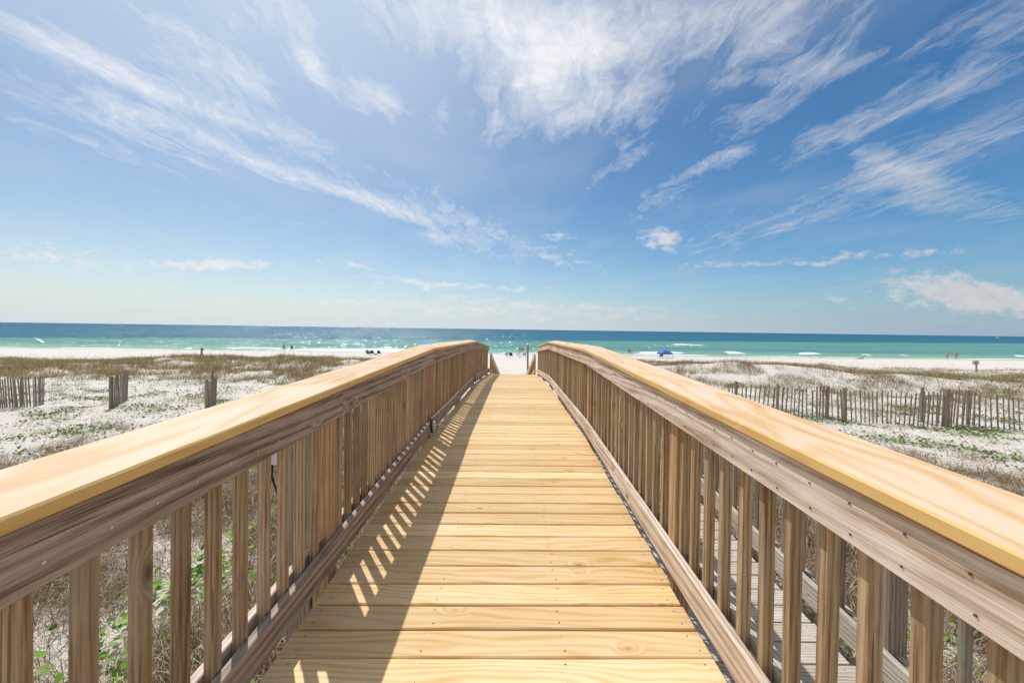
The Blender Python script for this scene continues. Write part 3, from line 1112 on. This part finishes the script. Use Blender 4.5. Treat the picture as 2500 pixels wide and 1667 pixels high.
# ------------------------------------------------------------------ shower, utility box, sign posts
def build_small():
    x, y = 0.72, 20.0
    z = gz(x, y)
    r = thing('outdoor_shower', 'dark wooden shower post with a bent pipe at the foot of the stairs', 'shower', (x, y, z))
    top = EYE - 0.80 - z
    mb = MB()
    mb.tube([(0, 0, -.3), (0.01, 0, top * .5), (0, 0, top)], [.05, .047, .043], 8)
    mb.obj('post', M_old_z, r, smooth=True)
    mb = MB()
    mb.tube([(-.02, -.03, top * .3), (-.05, -.06, top - .12), (-.12, -.06, top - .05), (-.24, -.06, top - .06), (-.27, -.06, top - .16)], .012, 8)
    mb.obj('pipe', M_metal, r)
    mb = MB()
    mb.tube([(-.27, -.06, top - .16), (-.28, -.06, top - .26)], [.02, .06], 10)
    mb.obj('shower_head', M_metal, r)
    # utility box
    x, y = -2.02, 3.1
    z = gz(x, y)
    r = thing('utility_box', 'pale grey utility box on a dark post behind the left balusters', 'utility box', (x, y, z))
    b = EYE - 1.15 - z
    mb = MB()
    rr = [[(a, yy, b + c) for a, c in chamfer_rect(-.15, .15, 0, .36, .012)] for yy in (-.07, .07)]
    mb.loft(rr)
    mb.box(-.16, .16, -.08, .08, b + .36, b + .375)
    mb.obj('box', M_box, r)
    mb = MB()
    mb.box(.155, .245, -.02, .07, -.3, b + .5)
    mb.obj('post', M_rail, r)
    mb = MB()
    mb.tube([(-.02, 0, b), (-.01, -.03, b - .1), (.06, -.05, b - .25), (.16, -.07, b - .42), (.2, -.08, b - .7), (.18, -.09, -.05)], .012, 8)
    mb.obj('cable', M_cable, r)
    # sign posts seen from behind
    for (x, y, h, w, ph, lab) in ((-28.2, 33.0, 1.15, .30, .22, 'dark post with a small grey sign board above the dune grass on the left'),
                                  (49.7, 40.0, 1.25, .75, .42, 'stout post with a wide grey sign board on the sand at the far right')):
        r = thing('sign_post', lab, 'sign post', (x, y, gz(x, y)))
        mb = MB()
        mb.loft([[(a, b_, z_) for a, b_ in chamfer_rect(-.07, .07, -.05, .05, .01)] for z_ in (-.3, h)])
        mb.obj('post', M_old_z, r)
        mb = MB()
        mb.box(-w / 2, w / 2, .055, .075, h - ph - .02, h - .03)
        mb.obj('sign_board', M_box, r)
    x, y = 16.1, 33.6
    r = MB()
    r.loft([[(a, b_, z_) for a, b_ in chamfer_rect(-.045, .045, -.045, .045, .01)] for z_ in (-.3, .62)])
    o = r.obj('marker_post', M_old_z, None, loc=(x, y, gz(x, y)))
    tag(o, 'short lone wooden marker post on the dune crest right of the footbridge', 'post')


build_small()


# ------------------------------------------------------------------ people
def skin_body(name, joints, edges, radii, mat, parent=None, root=0):
    me = bpy.data.meshes.new(name)
    me.from_pydata(joints, edges, [])
    o = link(name, me, mat, parent)
    md = o.modifiers.new('skin', 'SKIN')
    md.use_smooth_shade = True
    sv = me.skin_vertices[0].data
    for i, r in enumerate(radii):
        sv[i].radius = (r, r)
        sv[i].use_root = (i == root)
    sb = o.modifiers.new('sub', 'SUBSURF')
    sb.levels = 1
    sb.render_levels = 1
    return o


def person(label, x, y, rz, lower, lower_mat, upper_mat=None, skin=None, hair=None, stride=0.2, h=1.75, z=None, pose='stand', group=None, legdrop=0.0):
    skin = skin or M_skin
    zz = (gz(x, y) if z is None else z) - legdrop
    root = thing('person', label, 'person', (x, y, zz), rz, group)
    s = h / 1.75
    if pose == 'stand':
        J = dict(pel=(0, 0, .95), wai=(0, 0, 1.08), chs=(0, 0.0, 1.30), nck=(0, 0.01, 1.47), hd0=(0, .02, 1.58), hd1=(0, .03, 1.70),
                 hl=(-.10, 0, .90), kl=(-.11, stride * .45 + .04, .50), al=(-.11, stride * .9, .08), tl=(-.12, stride * .9 + .14, .03),
                 hr=(.10, 0, .90), kr=(.11, -stride * .25 + .05, .50), ar=(.11, -stride * .9, .09), tr=(.12, -stride * .9 + .13, .03),
                 sl=(-.18, 0, 1.41), el=(-.25, -.05 - stride * .3, 1.14), wl=(-.25, .03 - stride * .35, .91), fl=(-.245, .05 - stride * .35, .81),
                 sr=(.18, 0, 1.41), er=(.25, -.03 + stride * .3, 1.14), wr=(.25, .06 + stride * .4, .92), fr=(.245, .09 + stride * .42, .82))
    elif pose == 'sit':
        J = dict(pel=(0, 0, .34), wai=(0, -.05, .47), chs=(0, -.12, .68), nck=(0, -.15, .86), hd0=(0, -.14, .96), hd1=(0, -.13, 1.08),
                 hl=(-.1, .04, .33), kl=(-.12, .42, .42), al=(-.12, .66, .08), tl=(-.12, .8, .05),
                 hr=(.1, .04, .33), kr=(.12, .42, .44), ar=(.12, .68, .08), tr=(.12, .82, .05),
                 sl=(-.18, -.12, .79), el=(-.27, .02, .58), wl=(-.26, .2, .52), fl=(-.25, .28, .5),
                 sr=(.18, -.12, .79), er=(.27, .02, .58), wr=(.26, .2, .52), fr=(.25, .28, .5))
    else:  # lying on the back, propped on the elbows
        J = dict(pel=(0, 0, .12), wai=(0, -.13, .14), chs=(0, -.34, .22), nck=(0, -.48, .33), hd0=(0, -.54, .42), hd1=(0, -.58, .53),
                 hl=(-.1, .05, .12), kl=(-.11, .45, .2), al=(-.11, .85, .07), tl=(-.12, .9, .17),
                 hr=(.1, .05, .12), kr=(.11, .46, .10), ar=(.12, .87, .07), tr=(.13, .92, .17),
                 sl=(-.18, -.42, .27), el=(-.24, -.52, .04), wl=(-.22, -.3, .04), fl=(-.21, -.2, .03),
                 sr=(.18, -.42, .27), er=(.24, -.52, .04), wr=(.22, -.3, .04), fr=(.21, -.2, .03))
    Rr = dict(pel=.135, wai=.115, chs=.15, nck=.055, hd0=.085, hd1=.08, hl=.095, kl=.06, al=.042, tl=.035, hr=.095, kr=.06, ar=.042, tr=.035,
              sl=.06, el=.042, wl=.03, fl=.028, sr=.06, er=.042, wr=.03, fr=.028)
    names = list(J)
    E = [('pel', 'wai'), ('wai', 'chs'), ('chs', 'nck'), ('nck', 'hd0'), ('hd0', 'hd1'), ('pel', 'hl'), ('hl', 'kl'), ('kl', 'al'), ('al', 'tl'),
         ('pel', 'hr'), ('hr', 'kr'), ('kr', 'ar'), ('ar', 'tr'), ('chs', 'sl'), ('sl', 'el'), ('el', 'wl'), ('wl', 'fl'), ('chs', 'sr'), ('sr', 'er'), ('er', 'wr'), ('wr', 'fr')]
    V = [tuple(c * s for c in J[n]) for n in names]
    skin_body('body', V, [(names.index(a), names.index(b)) for a, b in E], [Rr[n] * s for n in names], skin, root)

    def part(nm, js, es, grow, mat):
        vs = [tuple(c * s for c in (J[n] if isinstance(n, str) else n)) for n in js]
        rs = [(Rr[n] if isinstance(n, str) else .09) * s * grow for n in js]
        skin_body(nm, vs, es, rs, mat, root)

    def mid(a, b, k):
        return tuple(J[a][i] * (1 - k) + J[b][i] * k for i in range(3))
    k = 0.75 if lower == 'shorts' else (0.35 if lower == 'briefs' else 1.0)
    ll, lr = mid('hl', 'kl', k), mid('hr', 'kr', k)
    part('shorts' if lower != 'trousers' else 'trousers', ['pel', 'hl', ll, 'hr', lr], [(0, 1), (1, 2), (0, 3), (3, 4)], 1.13, lower_mat)
    if upper_mat:
        part('top', ['chs', 'wai', 'sl', 'sr', mid('sl', 'el', .4), mid('sr', 'er', .4)], [(0, 1), (0, 2), (0, 3), (2, 4), (3, 5)], 1.10, upper_mat)
    hd = J['hd1']
    bk = (hd[0], hd[1] - .035, hd[2] + .015)
    bk2 = (J['hd0'][0], J['hd0'][1] - .05, J['hd0'][2] + .03)
    skin_body('hair', [tuple(c * s for c in bk), tuple(c * s for c in bk2)], [(0, 1)], [.088 * s, .075 * s], hair or M_hair, root)
    return root


person('person in red shorts walking bare chested along the waterline at the left', -51.9, 82.5, R(-80), 'shorts', M_red, None, M_skin2, M_hairb, .22, 1.74)
person('person in dark shorts striding bare chested along the waterline at the left', -50.3, 82.8, R(-95), 'shorts', M_blackf, None, M_skin2, M_hair, .30, 1.82)
person('person in a pink top walking by the water at the far right', 100.6, 86.4, R(-75), 'briefs', M_pink, M_pink, M_skin, M_hair, .2, 1.70)
person('person in rust coloured trunks with wide stride at the far right waterline', 102.2, 86.0, R(80), 'shorts', M_orange, None, M_skin2, M_hairb, .34, 1.78)
person('person in dark clothes standing at the water edge beside someone in cream', 28.0, 90.2, R(180), 'shorts', M_blackf, M_navy, M_skin, M_hair, .06, 1.78)
person('person in a cream dress standing at the water edge beside someone in dark clothes', 28.7, 90.4, R(160), 'shorts', M_cream, M_cream, M_skin, M_hairb, .05, 1.6)
person('person in navy showing only head and shoulders above the right cap rail', 22.9, 91.0, R(180), 'shorts', M_navy, M_navy, M_skin2, M_hair, .05, 1.76)
person('person in a red top wading behind the beach chairs straight ahead', 1.35, 92.5, R(170), 'briefs', M_pink, M_red, M_skin, M_hair, .05, 1.62)
person('person in dark trunks wading behind the beach chairs straight ahead', 1.95, 92.2, R(190), 'shorts', M_blackf, M_orange, M_skin2, M_hairb, .05, 1.75)
person('person lying on the sand propped on elbows, far right of the blue canopy', 74.6, 80.0, R(90), 'briefs', M_orange, None, M_skin2, M_hair, 0, 1.75, pose='lie')
person('person seated in the leftmost beach chair beyond the left railing', -26.7, 67.05, R(-12), 'shorts', M_navy, M_blue, M_skin, M_hair, 0, 1.72, pose='sit')


# ------------------------------------------------------------------ beach furniture
def chair(label, x, y, rz, fab, frame, group='beach chairs on the sand'):
    r = thing('beach_chair', label, 'chair', (x, y, gz(x, y)), rz, group)
    mb = MB()
    for sx in (-.29, .29):
        mb.tube([(sx, .30, .0), (sx, -.18, .32), (sx, -.45, .82)], .014, 6)
        mb.tube([(sx, -.32, .0), (sx, .28, .36)], .014, 6)
        mb.tube([(sx, -.27, .52), (sx, .26, .50)], .02, 6)
    mb.tube([(-.29, .30, .01), (.29, .30, .01)], .014, 6)
    mb.tube([(-.29, -.32, .01), (.29, -.32, .01)], .014, 6)
    mb.obj('frame', frame, r)
    mb = MB()
    mb.loft([[(-.28, .30, .345), (.28, .30, .345), (.28, .30, .36), (-.28, .30, .36)],
             [(-.28, .05, .27), (.28, .05, .27), (.28, .05, .285), (-.28, .05, .285)],
             [(-.28, -.17, .28), (.28, -.17, .28), (.28, -.17, .30), (-.28, -.17, .30)]])
    mb.obj('seat', fab, r)
    mb = MB()
    mb.loft([[(-.28, -.18, .32), (.28, -.18, .32), (.28, -.20, .33), (-.28, -.20, .33)],
             [(-.28, -.34, .58), (.28, -.34, .58), (.28, -.36, .58), (-.28, -.36, .58)],
             [(-.28, -.47, .86), (.28, -.47, .86), (.28, -.49, .86), (-.28, -.49, .86)]])
    mb.obj('backrest', fab, r)
    return r


chair('blue beach chair with a person sitting in it, leftmost beyond the left railing', -26.7, 67.0, R(-12), M_blue, M_dark)
chair('empty black beach chair, middle one beyond the left railing', -25.8, 66.6, R(10), M_blackf, M_dark)
chair('empty black beach chair, nearest the left railing beside the green cooler', -24.6, 67.0, R(-8), M_blackf, M_dark)
chair('pale green beach chair, leftmost of the row straight ahead', -1.4, 66.0, R(5), M_green, M_white)
chair('navy blue beach chair second in the row straight ahead', -.6, 65.2, R(-8), M_navy, M_white)
chair('blue beach chair with a red towel third in the row straight ahead', .68, 65.6, R(4), M_lblue, M_white)
chair('white beach chair closest to us in the row straight ahead', .86, 64.2, R(-14), M_white, M_white)
chair('pale blue beach chair beside the shower post straight ahead', 1.75, 65.6, R(3), M_lblue, M_white)
chair('small blue chair under the left side of the blue canopy', 27.9, 70.3, R(-10), M_blue, M_dark)
mb = MB()
mb.loft([[(-.24, -.02, .0), (.24, -.02, .0), (.24, .0, .0), (-.24, .0, .0)], [(-.25, -.03, .35), (.25, -.03, .35), (.25, .0, .35), (-.25, .0, .35)],
         [(-.24, .0, .36), (.24, .0, .36), (.24, .02, .35), (-.24, .02, .35)]])
o = mb.obj('towel', M_red, None, loc=(.68, 65.10, gz(.68, 65.6) + .56))
tag(o, 'red towel hung over the back of the third chair straight ahead', 'towel')


def cooler(x, y, z):
    r = thing('cooler', 'small green cooler on the sand between the two black chairs', 'cooler', (x, y, z))
    mb = MB()
    mb.loft([[(a * k, b * k, zz) for a, b in chamfer_rect(-.24, .24, -.16, .16, .03)] for k, zz in ((.92, 0), (1, .28))])
    mb.obj('box', M_green, r)
    mb = MB()
    mb.loft([[(a * k, b * k, zz) for a, b in chamfer_rect(-.25, .25, -.17, .17, .03)] for k, zz in ((1, .283), (.96, .34))])
    mb.obj('lid', M_white, r)


cooler(-25.2, 66.7, gz(-25.2, 66.7))


def umbrella(label, x, y, rad, top, drop, fab, n=8):
    r = thing('beach_umbrella', label, 'umbrella', (x, y, gz(x, y)))
    mb = MB()
    mb.tube([(0, 0, -.2), (0, 0, top)], .02, 8)
    mb.obj('pole', M_white, r)
    mb = MB()
    for i in range(n):
        a0, a1 = 6.283 * i / n, 6.283 * (i + 1) / n
        am = (a0 + a1) / 2
        p = [(0, 0, top), (rad * .5 * math.cos(a0), rad * .5 * math.sin(a0), top - drop * .35), (rad * math.cos(a0), rad * math.sin(a0), top - drop),
             (rad * .93 * math.cos(am), rad * .93 * math.sin(am), top - drop * .93), (rad * math.cos(a1), rad * math.sin(a1), top - drop),
             (rad * .5 * math.cos(a1), rad * .5 * math.sin(a1), top - drop * .35)]
        q = [(v[0], v[1], v[2] - .012) for v in p]
        mb.add(p + q, [(0, 1, 5), (1, 2, 3), (1, 3, 5), (5, 3, 4), (6, 11, 7), (7, 9, 8), (7, 11, 9), (11, 10, 9), (2, 8, 9, 3), (3, 9, 10, 4)])
    mb.obj('canopy', fab, r)


umbrella('bright blue umbrella top just showing above the left cap rail', -19.4, 80.0, 1.15, 2.5, .55, M_sky)


def canopy(x, y):
    r = thing('beach_canopy', 'low blue peaked shade canopy on the beach right of the footbridge', 'canopy', (x, y, gz(x, y)), R(8))
    hw, e, tp = 1.10, 1.0, 1.66
    for sx in (-1, 1):
        for sy in (-1, 1):
            mb = MB()
            mb.tube([(sx * hw * .88, sy * hw * .88, -.1), (sx * hw * .93, sy * hw * .93, e + .02)], .018, 6)
            mb.obj('leg', M_metal, r)
    mb = MB()
    N = 14
    for i in range(N + 1):
        for j in range(N + 1):
            a, b = -1 + 2 * i / N, -1 + 2 * j / N
            q = max(abs(a), abs(b))
            z = tp - (tp - e) * q ** 1.25 + .16 * (1 - q) * 0 - .10 * (1 - min(abs(a), abs(b)) ** 2) * q * .4
            mb.v.append((a * hw, b * hw, z))
    for i in range(N):
        for j in range(N):
            k = i * (N + 1) + j
            mb.f.append((k, k + N + 1, k + N + 2, k + 1))
            mb.mi.append(0)
    o = mb.obj('cover', M_blue, r, smooth=True)
    md = o.modifiers.new('thick', 'SOLIDIFY')
    md.thickness = .02
    mb = MB()
    for sx, sy in ((1, 0), (-1, 0), (0, 1), (0, -1)):
        if sx:
            mb.box(sx * hw * 1.0 - .01, sx * hw * 1.0 + .01, -hw, hw, e - .26, e - .09)
        else:
            mb.box(-hw + .02, hw - .02, sy * hw - .01, sy * hw + .01, e - .26, e - .09)
    mb.obj('valance', M_blue, r)


canopy(28.9, 71.0)


def boat(x, y, rz):
    r = thing('motorboat', 'small white motorboat near the horizon at the far right', 'boat', (x, y, .1), rz)
    mb = MB()
    st = [(-5.5, 1.5, .9), (-2, 1.7, 1.0), (2, 1.5, 1.2), (4.5, .8, 1.5), (6, .08, 1.8)]
    mb.loft([[(x_, -w, t), (x_, -w * .7, -.3), (x_, w * .7, -.3), (x_, w, t)] for x_, w, t in st])
    mb.obj('hull', M_white, r)
    mb = MB()
    mb.loft([[(x_, -w, z_) for (w, z_) in ((1.0, 1.1), (.8, t), (-.8, t), (-1.0, 1.1))] for x_, t in ((-3.5, 2.6), (1.2, 2.8), (2.6, 1.7))])
    mb.obj('cabin', M_white, r)
    mb = MB()
    mb.loft([[(x_, w, z_) for (w, z_) in ((-1.01, 2.0), (-.9, 2.4), (.9, 2.4), (1.01, 2.0))] for x_ in (-3.0, 1.45)])
    mb.obj('window', M_dark, r)


boat(1480.0, 1140.0, R(10))


# ------------------------------------------------------------------ vegetation
def blades(n, px, py, h, w, bend, colr, lean_az=None, zoff=0.0, seg=3, wind=(0.25, -0.15)):
    """n ribbons rooted at px,py; returns co, faces, colours"""
    az = rng.uniform(0, 2 * np.pi, n) if lean_az is None else lean_az
    z0 = ground(px, py) + zoff
    face = rng.uniform(0, 2 * np.pi, n)
    wx, wy = np.cos(face), np.sin(face)
    co = np.zeros((n, (seg + 1) * 2, 3), dtype=np.float32)
    for k in range(seg + 1):
        t = k / seg
        r = bend * h * t ** 1.7
        cx = px + r * np.cos(az) + wind[0] * h * t * t * 0.5
        cy = py + r * np.sin(az) + wind[1] * h * t * t * 0.5
        cz = z0 + h * (t - 0.35 * bend * t * t)
        ww = w * (1 - 0.85 * t ** 1.5) * 0.5
        co[:, k * 2] = np.stack([cx - wx * ww, cy - wy * ww, cz], -1)
        co[:, k * 2 + 1] = np.stack([cx + wx * ww, cy + wy * ww, cz], -1)
    base = (np.arange(n) * (seg + 1) * 2)[:, None]
    q = np.concatenate([base + np.array([[2 * k, 2 * k + 1, 2 * k + 3, 2 * k + 2]]) for k in range(seg)], 0)
    col = np.repeat(colr[:, None, :], (seg + 1) * 2, 1).reshape(-1, 3)
    return co.reshape(-1, 3), q, col


def straws(n, px, py, ln, w, lift, colr, curl=1.0, seg=4):
    """dry stalks lying over the sand"""
    az = rng.uniform(0, 2 * np.pi, n)
    cur = rng.normal(0, curl, n)
    z0 = ground(px, py)
    co = np.zeros((n, (seg + 1) * 2, 3), dtype=np.float32)
    x, y = px.copy(), py.copy()
    hh = np.abs(rng.normal(0, 1, n)) * lift
    e0 = rng.uniform(0, .5, n) * hh
    for k in range(seg + 1):
        t = k / seg
        a = az + cur * t
        if k:
            x = x + np.cos(a) * ln / seg
            y = y + np.sin(a) * ln / seg
        z = z0 + e0 + hh * np.sin(np.pi * t) + 0.006
        nx, ny = -np.sin(a), np.cos(a)
        co[:, k * 2] = np.stack([x - nx * w / 2, y - ny * w / 2, z], -1)
        co[:, k * 2 + 1] = np.stack([x + nx * w / 2, y + ny * w / 2, z + w * .5], -1)
    base = (np.arange(n) * (seg + 1) * 2)[:, None]
    q = np.concatenate([base + np.array([[2 * k, 2 * k + 1, 2 * k + 3, 2 * k + 2]]) for k in range(seg)], 0)
    col = np.repeat(colr[:, None, :], (seg + 1) * 2, 1).reshape(-1, 3)
    return co.reshape(-1, 3), q, col


def leaves(n, px, py, size, hgt, colr, tilt=0.6):
    """rounded leaves, six-sided with a folded mid rib"""
    z0 = ground(px, py) + hgt
    az = rng.uniform(0, 2 * np.pi, n)
    tl = rng.normal(0, tilt, n)
    tr = rng.normal(0, tilt * .6, n)
    shape = np.array([(0, -1, 0), (.62, -.62, .12), (.86, .1, .2), (.5, .8, .12), (0, .98, 0), (-.5, .8, .12), (-.86, .1, .2), (-.62, -.62, .12)]) * .5
    v = shape[None] * size[:, None, None]
    # tilt about x then y then spin about z
    c, s = np.cos(tl)[:, None], np.sin(tl)[:, None]
    y1 = v[..., 1] * c - v[..., 2] * s
    z1 = v[..., 1] * s + v[..., 2] * c
    c, s = np.cos(tr)[:, None], np.sin(tr)[:, None]
    x2 = v[..., 0] * c + z1 * s
    z2 = -v[..., 0] * s + z1 * c
    c, s = np.cos(az)[:, None], np.sin(az)[:, None]
    x3 = x2 * c - y1 * s + px[:, None]
    y3 = x2 * s + y1 * c + py[:, None]
    co = np.stack([x3, y3, z2 + z0[:, None]], -1).reshape(-1, 3)
    base = (np.arange(n) * 8)[:, None]
    q = np.concatenate([base + np.array([[0, 1, 2, 3]]), base + np.array([[0, 3, 4, 5]]), base + np.array([[0, 5, 6, 7]])], 0)
    col = np.repeat(colr[:, None, :], 8, 1).reshape(-1, 3)
    return co, q, col


def palette(n, cols, wts, jit=0.18):
    idx = rng.choice(len(cols), n, p=np.array(wts) / sum(wts))
    c = np.array(cols)[idx]
    return np.clip(c * (1 + rng.normal(0, jit, (n, 1))), 0.005, .9)


def merge(parts):
    co, fs, cs, b = [], [], [], 0
    for (c, f, k) in parts:
        co.append(c)
        fs.append(f + b)
        cs.append(k)
        b += len(c)
    return np.concatenate(co), np.concatenate(fs), np.concatenate(cs)


def stuff(name, parts, mat):
    co, f, c = merge(parts)
    me = raw_mesh(name, co, f, False, c)
    o = link(name, me, mat)
    o['kind'] = 'stuff'
    return o


def scatter(n, x0, x1, y0, y1, dens):
    """rejection sampling with a density in 0..1"""
    out = []
    tot = 0
    it = 0
    while tot < n and it < 60:
        x = rng.uniform(x0, x1, n * 2)
        y = rng.uniform(y0, y1, n * 2)
        k = rng.uniform(0, 1, n * 2) < dens(x, y)
        out.append(np.stack([x[k], y[k]], -1))
        tot += k.sum()
        it += 1
    p = np.concatenate(out)[:n]
    return p[:, 0].copy(), p[:, 1].copy()


def clumped(n, x0, x1, y0, y1, dens, per, rad):
    m = max(1, n // per)
    cx, cy = scatter(m, x0, x1, y0, y1, dens)
    m = len(cx)
    px = np.repeat(cx, per) + rng.normal(0, rad, m * per)
    py = np.repeat(cy, per) + rng.normal(0, rad, m * per)
    return px, py


OLIVE = [(.22, .20, .07), (.31, .26, .12), (.38, .29, .165), (.17, .17, .055), (.47, .36, .22), (.20, .135, .075)]
STRAW = [(.56, .44, .32), (.44, .33, .225), (.29, .20, .13), (.66, .55, .42), (.15, .10, .062)]
FRESH = [(.16, .34, .035), (.24, .44, .05), (.10, .24, .03), (.32, .46, .08)]


def off_bridge(x, y):
    """no plants under the two walkways"""
    return np.where((x > -1.25) & (x < 2.35) & (y < 19.5), 0.0, 1.0)


def left_dune(x, y):
    yc = 26.4 + 0.8 * np.sin(x * 0.23)
    d = np.exp(-((y - yc) / 6.6) ** 4) * sm(-x, 2.6, 5.0)
    d = d * (0.06 + 0.94 * sm(lump(x - 4, y * 1.6, 4.5) + .5 * lump(x, y * 2, 1.6), -0.8, 0.25))
    return np.clip(d * (1 - .35 * sm(-x, 36, 50)), 0, 1)


def right_dune(x, y):
    yr = 27.5 - 0.31 * np.maximum(0, x - 9)
    d = (np.exp(-((y - yr - 1.2) / 3.4) ** 2) + .45 * np.exp(-((y - yr + 5) / 2.5) ** 2)) * sm(x, 3.0, 6.0)
    d = d * (0.12 + 0.88 * sm(lump(x + 8, y * 1.5, 4.5), -0.3, 0.45))
    return np.clip(d, 0, 1)


def build_veg():
    P = []
    # dense grass on the left dune
    px, py = clumped(112000, -52, -2.5, 19.5, 35.5, left_dune, 9, .11)
    n = len(px)
    P.append(blades(n, px, py, rng.uniform(.16, .46, n), rng.uniform(.009, .018, n), rng.uniform(.15, .8, n), palette(n, OLIVE, [3, 5, 5, 2, 4, 2], .25)))
    # right dune
    px, py = clumped(90000, 3, 60, 12, 36, right_dune, 9, .13)
    n = len(px)
    P.append(blades(n, px, py, rng.uniform(.14, .42, n), rng.uniform(.008, .016, n), rng.uniform(.2, .9, n), palette(n, OLIVE, [2, 4, 4, 2, 3, 3])))
    # far clumps behind the right dune
    px, py = clumped(30000, 10, 90, 28, 48, lambda x, y: sm(lump(x - 20, y * 1.8, 5.5), .0, .6), 10, .16)
    n = len(px)
    P.append(blades(n, px, py, rng.uniform(.14, .40, n), rng.uniform(.010, .02, n), rng.uniform(.2, .9, n), palette(n, OLIVE, [2, 4, 4, 2, 3, 3])))
    # sparse tufts over the dune faces and the upper beach
    def sparse(x, y):
        return off_bridge(x, y) * sm(np.abs(x), 2.6, 4.5) * np.where(x > 0, 1.0, .55) * (1 - .85 * sm(y, 36, 44)) * (.05 + .95 * sm(lump(x, y, 4.2), .15, .8))
    px, py = clumped(60000, -60, 75, 14, 50, sparse, 12, .12)
    n = len(px)
    P.append(blades(n, px, py, rng.uniform(.10, .34, n), rng.uniform(.007, .015, n), rng.uniform(.3, 1.0, n), palette(n, OLIVE + FRESH, [2, 3, 4, 2, 3, 2, .5, .5, .5, .3])))
    # tall thin sea oat stalks
    px, py = scatter(1500, -50, 60, 21, 38, lambda x, y: np.clip(left_dune(x, y) * .5 + right_dune(x, y) * .9, 0, 1))
    n = len(px)
    P.append(blades(n, px, py, rng.uniform(.6, 1.15, n), rng.uniform(.007, .012, n), rng.uniform(.05, .35, n), palette(n, STRAW, [2, 3, 2, 1, 1]), wind=(.45, -.1)))
    stuff('dune_grass', P, M_blade)

    # middle ground: low weeds
    P = []
    def weeds(x, y):
        r = np.hypot(x, y)
        band = np.exp(-((r - 9.5) / 3.2) ** 2)
        return off_bridge(x, y) * np.clip(band * (.12 + .88 * sm(lump(x - 11, y + 2, 2.4), -.1, .7)), 0, 1)
    px, py = clumped(110000, -17, 19, 1.5, 14.5, weeds, 16, .10)
    n = len(px)
    P.append(blades(n, px, py, rng.uniform(.07, .36, n), rng.uniform(.005, .012, n), rng.uniform(.3, 1.4, n), palette(n, OLIVE + STRAW, [3, 3, 3, 2, 2, 2, 3, 3, 3, 2, 2])))
    # close grass by the railing
    def close(x, y):
        return off_bridge(x, y) * (.15 + .85 * sm(lump(x + 1, y + 6, 1.5), .2, .9))
    px, py = clumped(14000, -5.5, 5.5, .6, 8, close, 18, .05)
    n = len(px)
    P.append(blades(n, px, py, rng.uniform(.08, .34, n), rng.uniform(.003, .006, n), rng.uniform(.5, 1.5, n), palette(n, OLIVE + FRESH + STRAW, [1, 1, 1, 1, 1, 1, 2, 2, 1, 1, 2, 2, 2, 2, 1]), seg=5))
    stuff('beach_weeds', P, M_blade)

    # straw tangles
    P = []
    def tang(x, y):
        r = np.hypot(x + 1, y)
        a = np.exp(-((x + 1.9 + .12 * (y - 3)) / 0.8) ** 2) * (1 - sm(y, 5, 9)) * .7
        b = np.exp(-((r - 8.6) / 3.2) ** 2) * .95
        c = np.exp(-((x - 3.3) / 1.0) ** 2) * (1 - sm(y, 6, 10)) * .8
        return off_bridge(x, y) * np.clip((a + b + c) * (.04 + .96 * sm(lump(x + 3, y - 1, 1.5), -.1, .65)), 0, 1)
    px, py = clumped(250000, -14, 16, .3, 13, tang, 40, .15)
    n = len(px)
    ln = rng.uniform(.10, .42, n)
    P.append(straws(n, px, py, ln, rng.uniform(.0028, .0058, n), .10, palette(n, STRAW, [4, 4, 4, 2, 4]), 1.1))
    px, py = clumped(30000, -2.9, -1.3, .6, 6.5, lambda x, y: .15 + .85 * sm(lump(x * 1.4, y, 1.1), -.3, .5), 60, .16)
    n = len(px)
    P.append(straws(n, px, py, rng.uniform(.12, .45, n), rng.uniform(.003, .006, n), .15, palette(n, STRAW, [4, 4, 3, 3, 2]), 1.3))
    # scattered single stalks and twigs
    px, py = scatter(9000, -16, 18, .5, 16, lambda x, y: off_bridge(x, y) * .9)
    n = len(px)
    P.append(straws(n, px, py, rng.uniform(.08, .4, n), rng.uniform(.003, .007, n), .02, palette(n, STRAW, [2, 3, 4, 1, 4]), 1.4))
    stuff('dry_straw', P, M_blade)

    # creeping vines
    P = []
    def vine(x, y):
        return off_bridge(x, y) * (.10 + .9 * sm(lump(x + 17, y, 2.6), -.2, .8)) * (1 - .5 * sm(y, 14, 20))
    px, py = clumped(52000, -24, 28, 8, 22, vine, 5, .12)
    n = len(px)
    P.append(leaves(n, px, py, rng.uniform(.03, .075, n), rng.uniform(.01, .07, n), palette(n, FRESH + [(.08, .10, .04), (.20, .14, .08), (.26, .27, .10)], [2, 1.5, 3, 1, 5, 4, 3], .25), .5))
    px, py = clumped(5200, -9, 9, .6, 9, vine, 5, .13)
    n = len(px)
    P.append(leaves(n, px, py, rng.uniform(.035, .078, n), rng.uniform(.02, .11, n), palette(n, FRESH, [3, 4, 2, 2], .22), .55))
    # leaves beside the left railing
    px, py = clumped(1500, -3.8, -1.25, .6, 7, lambda x, y: .9 + 0 * x, 3, .10)
    n = len(px)
    P.append(leaves(n, px, py, rng.uniform(.05, .095, n), rng.uniform(.10, .27, n), palette(n, FRESH, [3, 4, 2, 2], .2), .6))
    stuff('beach_vines', P, M_leaf)


build_veg()

# ------------------------------------------------------------------ render settings
S.render.engine = 'CYCLES'
S.cycles.max_bounces = 6
S.cycles.use_denoising = True
